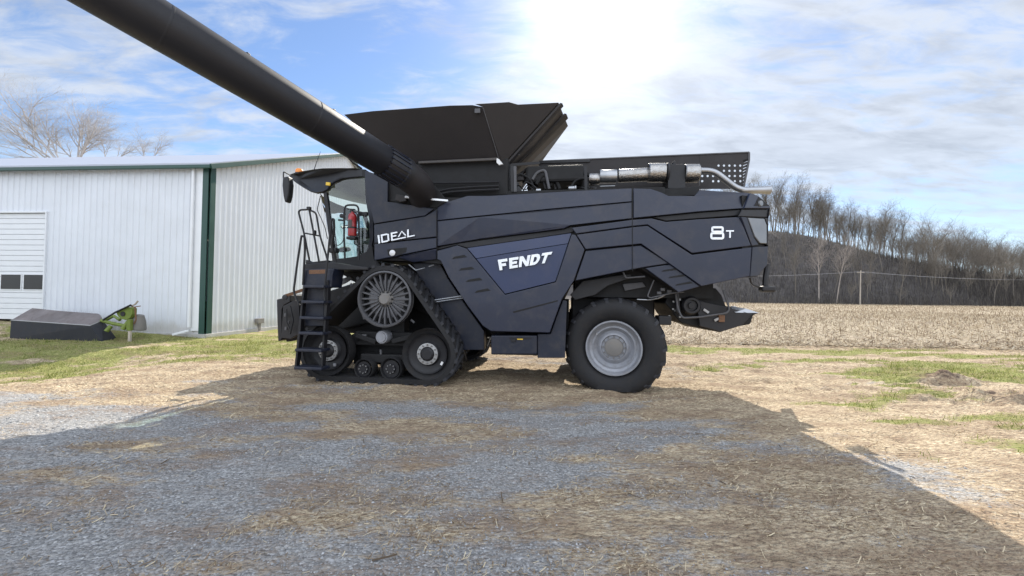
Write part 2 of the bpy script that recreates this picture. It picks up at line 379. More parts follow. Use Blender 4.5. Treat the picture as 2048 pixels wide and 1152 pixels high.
def make_ground():
    def axis(parts):
        a = np.concatenate([np.arange(*p) for p in parts]); return a
    xs = axis([(-420, -60, 20), (-60, -22, 2.0), (-22, -12, 0.25), (-12, 13, 0.07), (13, 30, 0.25), (30, 80, 2.5), (80, 441, 20)])
    ys = axis([(-60, -6, 3), (-6, 1, 0.25), (1, 13, 0.055), (13, 30, 0.25), (30, 80, 2.5), (80, 441, 20)])
    X, Y = np.meshgrid(xs, ys); Z = gz(X, Y)
    V = np.stack([X.ravel(), Y.ravel(), Z.ravel()], 1); nx, ny = len(xs), len(ys)
    i = np.arange(nx-1); j = np.arange(ny-1); I, J = np.meshgrid(i, j); a = (J*nx+I).ravel()
    Fq = np.stack([a, a+1, a+nx+1, a+nx], 1)
    mt, t, b = new_mat('yard_ground')
    o = np_mesh('ground', V, Fq, mt, smooth_=True); tag(o, kind='structure')
    gv, gs, mud = road_masks(X.ravel(), Y.ravel())
    for nm, arr in (('gravel', gv), ('grass', gs), ('mud', mud)):
        at = o.data.attributes.new(nm, 'FLOAT', 'POINT'); at.data.foreach_set('value', arr.astype(np.float32))
    def A(nm): n = N(t, 'ShaderNodeAttribute'); n.attribute_name = nm; return n.outputs['Fac']
    v = coords(t)
    mp = N(t, 'ShaderNodeMapping'); t.links.new(v, mp.inputs[0]); mp.inputs['Scale'].default_value = (1, 2.3, 1); mp.inputs['Rotation'].default_value = (0, 0, R(-8))
    vs_ = mp.outputs[0]
    vo = N(t, 'ShaderNodeTexVoronoi'); vo.inputs['Scale'].default_value = 62; t.links.new(v, vo.inputs[0])
    vo2 = N(t, 'ShaderNodeTexVoronoi'); vo2.inputs['Scale'].default_value = 24; t.links.new(v, vo2.inputs[0])
    sep = N(t, 'ShaderNodeSeparateColor'); t.links.new(vo.outputs['Color'], sep.inputs[0])
    grav = ramp(t, sep.outputs[0], [(0.0, (0.20, 0.198, 0.192)), (0.55, (0.325, 0.322, 0.314)), (0.9, (0.44, 0.436, 0.428)), (1.0, (0.55, 0.55, 0.555))])
    gb = noise(t, vs_, 1.3, 7, 0.65)
    grav = mixc(t, smooth(t, gb, 0.35, 0.75, 0.0, 0.5), grav, (0.27, 0.245, 0.225))
    n3 = noise(t, vs_, 17, 10, 0.82); n4 = noise(t, vs_, 2.6, 8, 0.7)
    straw = ramp(t, n3, [(0.34, (0.10, 0.07, 0.048)), (0.44, (0.27, 0.20, 0.14)), (0.53, (0.53, 0.425, 0.285)), (0.62, (0.84, 0.74, 0.54))])
    straw = mixc(t, smooth(t, n4, 0.45, 0.68, 0.0, 0.62), straw, (0.20, 0.14, 0.10))
    grs = ramp(t, n3, [(0.3, (0.09, 0.09, 0.035)), (0.45, (0.18, 0.20, 0.055)), (0.56, (0.34, 0.33, 0.13)), (0.7, (0.52, 0.45, 0.27))])
    mudc = ramp(t, n3, [(0.35, (0.05, 0.035, 0.028)), (0.6, (0.15, 0.105, 0.08))])
    br = math_(t, 'SUBTRACT', n3, 0.5)
    def fac(a_, gain, lo, hi):
        q = math_(t, 'MULTIPLY_ADD', br, gain, a_); return smooth(t, q, lo, hi)
    n5 = noise(t, vs_, 5.5, 8, 0.7); b2 = math_(t, 'MULTIPLY', math_(t, 'SUBTRACT', n5, 0.5), 1.5)
    c = mixc(t, fac(math_(t, 'ADD', A('gravel'), b2), 1.3, 0.22, 0.74), straw, grav)
    c = mixc(t, fac(math_(t, 'ADD', A('grass'), math_(t, 'MULTIPLY', b2, 0.6)), 1.0, 0.38, 0.66), c, grs)
    n6 = noise(t, vs_, 0.9, 6, 0.65)
    c = mixc(t, smooth(t, math_(t, 'MULTIPLY_ADD', n3, 0.6, n6), 0.78, 0.92, 0.0, 0.55), c, (0.24, 0.165, 0.11))
    c = mixc(t, fac(math_(t, 'ADD', A('mud'), b2), 1.0, 0.52, 0.8), c, mudc)
    t.links.new(c, b.inputs['Base Color']); b.inputs['Roughness'].default_value = 0.95; b.inputs['Specular IOR Level'].default_value = 0.2
    n7 = noise(t, vs_, 14, 4, 0.55)
    hgt = math_(t, 'ADD', math_(t, 'MULTIPLY', vo.outputs['Distance'], -0.35), math_(t, 'MULTIPLY', n7, 1.5))
    hgt = math_(t, 'ADD', hgt, math_(t, 'MULTIPLY', vo2.outputs['Distance'], -0.6))
    bn = N(t, 'ShaderNodeBump'); bn.inputs['Strength'].default_value = 0.8; bn.inputs['Distance'].default_value = 0.028
    t.links.new(hgt, bn.inputs['Height']); t.links.new(bn.outputs[0], b.inputs['Normal'])
    return o
make_ground()

# stubble field sheet
FY0 = 13.6
def field_edge(x): return FY0+0.04*(x-6)*-1+0.35*(fbm(x*0.8, x*0+3, 3)-0.5)
def make_field():
    xs = np.concatenate([np.arange(-60, -2, 4), np.arange(-2, 30, 0.4), np.arange(30, 420, 10)])
    tt = np.concatenate([np.arange(0, 0.12, 0.01), np.arange(0.12, 1.01, 0.04)])
    X = np.repeat(xs[None], len(tt), 0); e = np.where(X < -2, 34.0, field_edge(X)); Y = e+(165-e)*tt[:, None]
    Z = gz(X, Y)*1.0+0.03*sstep(0, 0.004, tt[:, None])+0.02
    V = np.stack([X.ravel(), Y.ravel(), Z.ravel()], 1); nx, ny = len(xs), len(tt)
    I, J = np.meshgrid(np.arange(nx-1), np.arange(ny-1)); a = (J*nx+I).ravel()
    mt, t, b = new_mat('stubble_soil'); v = coords(t)
    mp = N(t, 'ShaderNodeMapping'); t.links.new(v, mp.inputs[0]); mp.inputs['Scale'].default_value = (1, 1.6, 1)
    n1 = noise(t, mp.outputs[0], 3.2, 10, 0.75); n2 = noise(t, v, 0.12, 5, 0.6)
    c = ramp(t, n1, [(0.3, (0.16, 0.12, 0.08)), (0.48, (0.32, 0.26, 0.18)), (0.62, (0.50, 0.43, 0.32)), (0.8, (0.66, 0.60, 0.47))])
    c = mixc(t, smooth(t, n2, 0.4, 0.7, 0.0, 0.35), c, (0.27, 0.20, 0.155))
    t.links.new(c, b.inputs['Base Color']); b.inputs['Roughness'].default_value = 0.95
    bn = N(t, 'ShaderNodeBump'); bn.inputs['Strength'].default_value = 0.8; bn.inputs['Distance'].default_value = 0.06
    t.links.new(n1, bn.inputs['Height']); t.links.new(bn.outputs[0], b.inputs['Normal'])
    o = np_mesh('field', V, np.stack([a, a+1, a+nx+1, a+nx], 1), mt, smooth_=True); tag(o, kind='structure')
make_field()

# ---------------- scattered ground cover (uncountable)
def blades(name, X, Y, Z, hgt, wid, lean, mat, base_az=None, curve=0.0, seg2=False):
    n = len(X); az = rng.random(n)*2*np.pi; wz = rng.random(n)*2*np.pi if base_az is None else base_az
    dx = np.cos(wz)*wid/2; dy = np.sin(wz)*wid/2
    lx = np.cos(az)*lean*hgt; ly = np.sin(az)*lean*hgt
    hz_ = hgt*np.sqrt(np.clip(1-lean**2, 0.02, 1))
    p0 = np.stack([X-dx, Y-dy, Z], 1); p1 = np.stack([X+dx, Y+dy, Z], 1)
    p2 = np.stack([X+lx*0.5+dx*0.7, Y+ly*0.5+dy*0.7, Z+hz_*0.55], 1); p3 = np.stack([X+lx*0.5-dx*0.7, Y+ly*0.5-dy*0.7, Z+hz_*0.55], 1)
    p4 = np.stack([X+lx*(1+curve)+dx*0.2, Y+ly*(1+curve)+dy*0.2, Z+hz_], 1); p5 = np.stack([X+lx*(1+curve)-dx*0.2, Y+ly*(1+curve)-dy*0.2, Z+hz_], 1)
    V = np.stack([p0, p1, p2, p3, p4, p5], 1).reshape(-1, 3); k = np.arange(n)[:, None]*6
    Fq = np.concatenate([k+np.array([[0, 1, 2, 3]]), k+np.array([[3, 2, 4, 5]])], 0)
    return np_mesh(name, V, Fq, mat)
def bits(name, X, Y, Z, L, W, mat, tilt=0.25):
    """lying straw: thin folded strips"""
    n = len(X); a = rng.random(n)*2*np.pi; ti = (rng.random(n))*tilt
    ux, uy = np.cos(a), np.sin(a); nx_, ny_ = -uy, ux; b_ = (rng.random(n)-0.5)*0.2
    pts = []
    for s_, lift in ((-0.5, 0.0), (0.0, 0.35), (0.5, 1.0)):
        cx_ = X+ux*L*s_+nx_*L*b_*(0.25-s_*s_)*1.5; cy_ = Y+uy*L*s_+ny_*L*b_*(0.25-s_*s_)*1.5; cz_ = Z+L*ti*lift
        pts.append(np.stack([cx_-nx_*W/2, cy_-ny_*W/2, cz_], 1)); pts.append(np.stack([cx_+nx_*W/2, cy_+ny_*W/2, cz_+W*0.5], 1))
    V = np.stack(pts, 1).reshape(-1, 3); k = np.arange(n)[:, None]*6
    Fq = np.concatenate([k+np.array([[0, 1, 3, 2]]), k+np.array([[2, 3, 5, 4]])], 0)
    return np_mesh(name, V, Fq, mat)
def polar(n, r0_, r1_, a0_=-62, a1_=62):
    r_ = np.exp(rng.random(n)*(math.log(r1_)-math.log(r0_))+math.log(r0_)); a = R(a0_)+rng.random(n)*(R(a1_)-R(a0_))
    return r_*np.sin(a), r_*np.cos(a)
def stones():
    x, y = polar(52000, 1.7, 9.0); gv, gs, mud = road_masks(x, y)
    k = gv+rng.random(len(x))*0.5 > 0.75; x, y = x[k], y[k]; n = len(x)
    s = (0.0035+0.0075*rng.random(n)**3)*(0.7+0.11*np.hypot(x, y)); z = gz(x, y)+s*0.25
    base = np.array([[1, 0, 0], [-1, 0, 0], [0, 1, 0], [0, -1, 0], [0, 0, 1], [0, 0, -0.6]], float)
    rot = rng.random(n)*6.28; sc = 0.6+0.8*rng.random((n, 6))
    P_ = base[None]*sc[..., None]; c, s_ = np.cos(rot)[:, None], np.sin(rot)[:, None]
    V = np.stack([(P_[..., 0]*c-P_[..., 1]*s_)*s[:, None]+x[:, None], (P_[..., 0]*s_+P_[..., 1]*c)*s[:, None]+y[:, None], P_[..., 2]*s[:, None]*0.7+z[:, None]], 2).reshape(-1, 3)
    f = np.array([[0, 2, 4], [2, 1, 4], [1, 3, 4], [3, 0, 4]]); Fq = (np.arange(n)[:, None, None]*6+f[None]).reshape(-1, 3)
    tag(np_mesh('loose_gravel', V, Fq, M_stone), 'loose blue-grey gravel chips strewn over the shaded yard', 'gravel', kind='stuff')
stones()
def straws():
    x, y = polar(120000, 1.7, 14.0); gv, gs, mud = road_masks(x, y)
    cl = fbm(x*1.6+4, y*2.8+9, 4)
    k = (rng.random(len(x)) < np.clip((1.0-gv)*0.55+(cl-0.56)*2.2, 0.015, 1)) & (rng.random(len(x)) > gs*0.6)
    x, y = x[k], y[k]; n = len(x); d = np.hypot(x, y)
    L = (0.010+0.038*rng.random(n)**2.5)*(1+0.10*d); W = (0.0016+0.0022*rng.random(n))*(1+0.16*d)
    tag(bits('straw_litter', x, y, gz(x, y)+0.004, L, W, M_straw, 0.45), 'brown straw, leaf and husk litter scattered over the gravel', 'straw litter', kind='stuff')
    # longer pale stalk pieces
    x, y = polar(240, 1.9, 9.0); n = len(x)
    tag(bits('stalk_litter', x, y, gz(x, y)+0.008, 0.05+0.11*rng.random(n)**2, 0.005+0.006*rng.random(n), M_stalk, 0.2), 'longer pale corn stalk pieces lying across the yard', 'stalk litter', kind='stuff')
straws()
def grasses():
    x = rng.uniform(-22, 16, 420000); y = rng.uniform(3.2, 14.5, len(x)); gv, gs, mud = road_masks(x, y)
    k = rng.random(len(x)) < (gs-0.25)*1.0; x, y = x[k], y[k]
    k = np.abs(np.arctan2(x, y)) < R(62); x, y = x[k], y[k]; k = ~((x < -11.2) & (y > 13.3)); x, y = x[k], y[k]; n = len(x)
    cl = sstep(0.45, 0.7, fbm(x*2.1, y*2.6, 3)); tag(blades('grass', x, y, gz(x, y)-0.005, (0.02+0.05*rng.random(n)**1.5)*(0.6+1.3*cl), 0.006+0.006*rng.random(n), 0.2+0.6*rng.random(n), M_grassb), 'short patchy winter grass around the yard edge', 'grass', kind='stuff')
grasses()
def stubble():
    # rows of cut stalks, run roughly across the view
    xs, ys = [], []
    for r_ in np.arange(0.4, 150, 0.76):
        n = int(950 if r_ < 12 else 1500)
        x = rng.uniform(-2, (78 if r_ > 10 else 40)+max(0, r_-30)*1.6, n if r_ > 10 else int(n*0.55)); k = rng.random(len(x)) < (0.5*1 if r_ < 12 else 0.4); x = x[k]
        xs.append(x); ys.append(field_edge(x)+r_+rng.normal(0, 0.10, len(x))-0.02*x)
    x = np.concatenate(xs); y = np.concatenate(ys); n = len(x)
    h = 0.05+0.26*rng.random(n)**1.5; h = np.where(rng.random(n) < 0.06, h+0.22, h)
    o = blades('corn_stubble', x, y, gz(x, y)+0.0, h, 0.013+0.010*rng.random(n)+0.0009*y, 0.05+0.45*rng.random(n)**2, M_stalk, base_az=rng.normal(0, 0.5, n))
    tag(o, 'cut tan corn stubble standing in the field behind the harvester', 'corn stubble', kind='stuff')
    n = 110000; x = rng.uniform(-2, 60, n); y = field_edge(x)-0.5+45*rng.random(n)**1.6
    tag(bits('corn_husks', x, y, gz(x, y)+0.05, 0.06+0.22*rng.random(n)**1.5, (0.007+0.014*rng.random(n))*(1+0.02*y), M_stalk, 0.5), 'pale corn leaves and husks lying between the stubble', 'corn husks', kind='stuff')
stubble()

# ------------------------------------------------------------------ hill + woods
CR = [(-260, 34), (0, 36), (110, 39), (144, 40.5), (170, 35), (200, 27), (225, 21.5), (245, 18), (286, 13), (340, 10), (430, 8)]
def crest(x): return np.interp(x, [c[0] for c in CR], [c[1] for c in CR])
def hz_(x, y):
    t = sstep(150, 216, y); back = sstep(222, 330, y)
    n = (fbm(x*0.03, y*0.03, 4)-0.5)*3.0*t
    return -0.6+(crest(x)+0.6)*t*(1-0.5*back)+n*(1-np.abs(2*sstep(205, 227, y)-1)*0)
def make_hill():
    xs = np.arange(-260, 440, 4.0); ys = np.arange(148, 340, 3.0); X, Y = np.meshgrid(xs, ys); Z = hz_(X, Y)
    V = np.stack([X.ravel(), Y.ravel(), Z.ravel()], 1); nx, ny = len(xs), len(ys)
    I, J = np.meshgrid(np.arange(nx-1), np.arange(ny-1)); a = (J*nx+I).ravel()
    mt, t, b = new_mat('hill_leaf_litter'); v = coords(t)
    c = ramp(t, noise(t, v, 0.35, 9, 0.7), [(0.3, (0.062, 0.055, 0.058)), (0.5, (0.095, 0.085, 0.080)), (0.72, (0.135, 0.12, 0.108))])
    t.links.new(c, b.inputs['Base Color']); b.inputs['Roughness'].default_value = 1.0
    tag(np_mesh('hill', V, np.stack([a, a+1, a+nx+1, a+nx], 1), mt, smooth_=True), kind='structure')
make_hill()
def grow(rs, segs, p, d, L, r, lvl, spec):
    nseg, nch, ang, lenf, up_, jit = spec[lvl][:6]
    q = p.copy(); dd = d.copy(); pts = [(q.copy(), r)]
    for k in range(nseg):
        dd = (dd+Vector((rs.gauss(0, jit), rs.gauss(0, jit), rs.gauss(0, jit)+up_))).normalized()
        nq = q+dd*(L/nseg); rr = r*(1-0.55*(k+1)/nseg) if lvl < len(spec)-1 else r*(1-0.8*(k+1)/nseg)
        segs.append((q.copy(), nq.copy(), pts[-1][1], rr, lvl)); q = nq; pts.append((q.copy(), rr))
    if lvl+1 >= len(spec): return
    for c in range(nch):
        f = (0.25 if lvl else spec[0][6] if len(spec[0]) > 6 else 0.50)+(0.95-(0.25 if lvl else 0.50))*(c+rs.random()*0.8)/nch if c < nch-1 else 1.0
        i = min(int(f*nseg), nseg-1); ft = f*nseg-i; pp = pts[i][0].lerp(pts[i+1][0], ft); rr = pts[i][1]*(1-ft)+pts[i+1][1]*ft
        ax = dd.orthogonal().normalized(); ax.rotate(Matrix.Rotation(c*2.4+rs.random()*1.0, 3, dd)); loc_d = (pts[i+1][0]-pts[i][0]).normalized()
        nd = (loc_d*math.cos(ang)+ax*math.sin(ang)*(0.7+0.6*rs.random())).normalized()
        grow(rs, segs, pp, nd, L*lenf*(0.75+0.5*rs.random())*(1.0 if f > 0.4 else 1.1), rr*0.62, lvl+1, spec)
def segs_mesh(name, segs, mat, sides=(7, 5, 4, 3, 3, 3), rmin=0.0):
    V, F4 = [], []; k = 0
    out = []
    for (a, b, ra, rb, lv) in segs:
        n = sides[min(lv, len(sides)-1)]; d = (b-a).normalized(); x = d.orthogonal().normalized(); y = d.cross(x)
        for (p, r) in ((a, max(ra, rmin)), (b, max(rb, rmin))):
            for i in range(n):
                w = 2*math.pi*i/n; V.append(tuple(p+(x*math.cos(w)+y*math.sin(w))*r))
        for i in range(n): F4.append((k+i, k+(i+1) % n, k+n+(i+1) % n, k+n+i))
        k += 2*n
    me = bpy.data.meshes.new(name); me.from_pydata(V, [], F4); me.materials.append(mat)
    me.polygons.foreach_set('use_smooth', [True]*len(me.polygons)); return me
# spec rows: (segments, children, angle, length factor, upward pull, jitter)
SPEC = {
 'tall':  [(9, 8, 0.50, 0.27, 0.03, 0.045), (5, 6, 0.55, 0.55, 0.10, 0.09), (4, 5, 0.62, 0.55, 0.06, 0.12), (3, 3, 0.7, 0.6, 0.04, 0.14), (2, 0, 0.7, 0.6, 0.03, 0.14)],
 'round': [(6, 8, 0.80, 0.55, 0.05, 0.07), (5, 6, 0.65, 0.52, 0.08, 0.11), (4, 4, 0.7, 0.55, 0.05, 0.13), (3, 0, 0.75, 0.6, 0.03, 0.15)],
}
def tree_protos():
    pr = []
    for s_, kind, h_ in ((1, 'tall', 21), (2, 'tall', 22), (3, 'tall', 20), (4, 'round', 12), (5, 'tall', 23), (6, 'round', 13), (8, 'tall', 19)):
        rs = random.Random(s_); segs = []
        grow(rs, segs, Vector((0, 0, -0.5)), Vector((rs.gauss(0, .04), rs.gauss(0, .04), 1)).normalized(), h_, 0.26, 0, SPEC[kind])
        pr.append((segs_mesh('bare_tree', segs, M_bark, rmin=0.014), kind))
    return pr
def woods():
    pr = tree_protos(); rs = random.Random(11); cnt = 0
    def put(me, x, y, sc, label, group='bare trees of the hillside wood', name='bare_tree'):
        o = bpy.data.objects.new(name, me); col.objects.link(o); o.location = (x, y, float(hz_(x, y)) if y > 149 else 0); o.scale = (sc*0.95, sc*0.95, sc)
        o.rotation_euler = (rs.gauss(0, 0.03), rs.gauss(0, 0.03), rs.random()*6.28)
        return tag(o, label, 'tree', group)
    # ridge line trees, dense
    x = 96.0
    while x < 310:
        y = 216+rs.uniform(-7, 14); sc = rs.uniform(0.85, 1.18)*(1.0 if x < 215 else 0.9)
        tall = [p for p in pr if p[1] == 'tall']; rnd = [p for p in pr if p[1] == 'round']
        me = rs.choice(tall)[0] if rs.random() < (0.9 if x < 215 else 0.6) else rs.choice(rnd)[0]
        zn = ('just behind the tail of the harvester', 'above the pale trunked trees', 'above and right of the utility pole', 'at the low right end of the wood')[0 if x < 158 else 1 if x < 183 else 2 if x < 232 else 3]; kd = 'broad bushy bare tree' if me in [p[0] for p in rnd] else 'tall slim bare tree'; put(me, x, y, sc, '%s on the hill crest %s' % (kd, zn), '%ss on the hill crest %s' % (kd, zn)); x += rs.uniform(0.9, 2.0)
    # face of the hill and right-hand wood
    for k in range(125):
        x = rs.uniform(100, 330); y = rs.uniform(153, 206)
        if x < 190 and rs.random() < 0.25: continue
        put(rs.choice(pr)[0], x, y, rs.uniform(0.45, 0.85), *(('small bare grey tree on the hill face %s' % z_, 'small bare trees on the hill face %s' % z_) for z_ in (('between the harvester tail and the pale trunks', 'around and right of the utility pole', 'at the right end of the wood')[0 if x < 150 else 1 if x < 215 else 2],)).__next__())
    # the pale trunked trees
    me_p = pr[0][0].copy(); me_p.materials.clear(); me_p.materials.append(M_bark_pale)
    me_q = pr[4][0].copy(); me_q.materials.clear(); me_q.materials.append(M_bark_pale)
    for px, lab, me, Y, sc in ((1638, 'slim pale-trunked bare tree left of the utility pole, farther of two', me_p, 156, 1.05), (1672, 'pale leaning forked tree just left of the utility pole', me_q, 154, 0.92)):
        w = at_depth(px, 600, Y); o = put(me, w.x, Y, sc, lab, 'pale trunked trees at the foot of the hill'); o.rotation_euler = (0, 0.04, 1.0)
    w = at_depth(1895, 600, 170); o = put(pr[3][0], w.x, 175, 1.75, 'broad round-crowned bare tree standing above the wood at right', None, 'bare_tree')
    # second row and the dense far parts of the wood as one mass
    rs2 = random.Random(77); lite = []
    for s_ in (31, 32, 33, 34):
        rs3 = random.Random(s_); sg = []
        grow(rs3, sg, Vector((0, 0, -0.5)), Vector((0, 0, 1)), 18, 0.2, 0, [(6, 9, 0.5, 0.30, 0.03, 0.06), (4, 6, 0.55, 0.6, 0.10, 0.10), (3, 4, 0.65, 0.6, 0.06, 0.14), (2, 0, 0.7, 0.6, 0.03, 0.15)])
        me = segs_mesh('lite', sg, M_bark, sides=(4, 3, 3, 3), rmin=0.02); v = np.empty(len(me.vertices)*3, np.float32); me.vertices.foreach_get('co', v)
        f = np.array([list(p.vertices) for p in me.polygons if len(p.vertices) == 3]+[list(p.vertices[:3]) for p in me.polygons if len(p.vertices) == 4]+[[p.vertices[0], p.vertices[2], p.vertices[3]] for p in me.polygons if len(p.vertices) == 4]); lite.append((v.reshape(-1, 3), f))
    VV, FF, kk = [], [], 0
    for q in range(210):
        v, f = lite[q % 4]; 
        if q < 95: x = rs2.uniform(100, 310); y = rs2.uniform(222, 236); sc = rs2.uniform(.85, 1.1)*(1.0 if x < 215 else .85)
        else: x = rs2.uniform(185, 330); y = rs2.uniform(156, 208); sc = rs2.uniform(.5, .85)
        a = rs2.random()*6.28; c_, s__ = math.cos(a), math.sin(a)
        VV.append(np.stack([(v[:, 0]*c_-v[:, 1]*s__)*sc+x, (v[:, 0]*s__+v[:, 1]*c_)*sc+y, v[:, 2]*sc+float(hz_(x, y))], 1)); FF.append(f+kk); kk += len(v)
    tag(np_mesh('far_wood', np.concatenate(VV), np.concatenate(FF), M_bark), 'hazy mass of bare branches filling the wood behind the front trees', 'wood', kind='stuff')
    # undergrowth
    n = 42000; x = rng.uniform(90, 330, n); y = 150+rng.random(n)**1.3*62; z = hz_(x, y)
    h = (1.2+4.5*rng.random(n)**1.6)*np.where(x > 195, 1.5, 0.8)*np.where(y > 198, 0.5, 1.0)
    tag(blades('undergrowth', x, y, z-0.2, h, 0.06+0.10*rng.random(n), 0.05+0.4*rng.random(n), M_brush), 'grey-brown leafless brush covering the wooded hillside', 'undergrowth', kind='stuff')
woods()
def left_trees():
    sp = [(5, 6, 0.55, 0.62, 0.03, 0.06), (6, 7, 0.50, 0.50, 0.05, 0.06), (5, 6, 0.55, 0.52, 0.04, 0.09), (4, 4, 0.6, 0.6, 0.02, 0.11), (3, 3, 0.6, 0.6, 0.01, 0.13), (2, 0, 0.6, 0.5, 0.0, 0.12)]
    def mk(seed, base_px, Y, stems, label, trunk_h=6.0, r=0.3, cat='tree'):
        rs = random.Random(seed); b = at_depth(base_px[0], base_px[1], Y); root = empty('bare_tree', label, cat, None, (b.x, Y, 0))
        top = Vector((0, 0, b.z)); tr = [(Vector((0, 0, -0.3)), top, r*1.25, r, 0)]
        ob = bpy.data.objects.new('trunk', segs_mesh('trunk', tr, M_bark_glow)); col.objects.link(ob); ob.parent = root
        segs = []
        for (tx, ty, rr) in stems:
            w = at_depth(tx, ty, Y)-Vector((b.x, Y, 0)); w.y = rs.uniform(-2, 2); d = w-top; L = d.length
            grow(rs, segs, top.copy(), d.normalized(), L, rr, 1, sp)
        ob = bpy.data.objects.new('crown', segs_mesh('crown', segs, M_bark_glow, rmin=0.004)); col.objects.link(ob); ob.parent = root
    mk(21, (125, 335), 40, [(78, 232, .13), (35, 262, .10), (0, 288, .09), (102, 250, .08), (20, 302, .07)], 'large bare tree leaning left behind the white shed, leftmost of the row')
    mk(22, (155, 330), 41, [(142, 255, .10), (166, 245, .11), (208, 275, .09), (116, 280, .08), (188, 252, .07)], 'bare round-crowned tree with two upright stems behind the white shed roof')
    mk(23, (212, 330), 44, [(240, 296, .06), (230, 286, .05)], 'low bare tree top at the right flank of the round-crowned tree')
    mk(24, (295, 332), 52, [(318, 288, .07), (290, 292, .06)], 'small bare tree top standing alone above the shed roof')
left_trees()
def power():
    Y = 138; b = at_depth(1720, 605, Y); root = empty('utility_pole', 'pale wooden utility pole with crossarm at the foot of the wooded hill', 'utility pole', None, (b.x, Y, 0))
    top = at_depth(1723, 541, Y); h = top.z
    MB().tube([(0, 0, -0.5), (0.3, 0, h)], [0.24, 0.15], 8).build('pole', M_pole, root, True)
    MB().box((0.3, 0, h-0.7), (2.6, 0.15, 0.18)).build('crossarm', M_pole, root)
    for k in (-1.1, 1.1): MB().lathe((0.3+k, 0, h-0.61), (0, 0, 1), [(0.05, 0), (0.09, 0.06), (0.05, 0.22)], 8).build('insulator', M_wire, root)
    for k, lab in ((-1.1, 'thin power line on the left insulator of the utility pole, sagging across the dark hill'), (1.1, 'thin power line on the right insulator of the utility pole, sagging across the dark hill')):
        mb = MB()
        for (x1, y1) in ((b.x-110, Y+4), (b.x+120, Y+2)):
            p = [Vector((b.x+0.3+k, Y, h-0.40)).lerp(Vector((x1+k, y1, h+0.5)), i/14)-Vector((0, 0, 2.6*4*(i/14)*(1-i/14))) for i in range(15)]
            mb.tube(p, 0.03, 3)
        tag(mb.build('power_line', M_wire), lab, 'power line', 'power lines on the utility pole')
power()

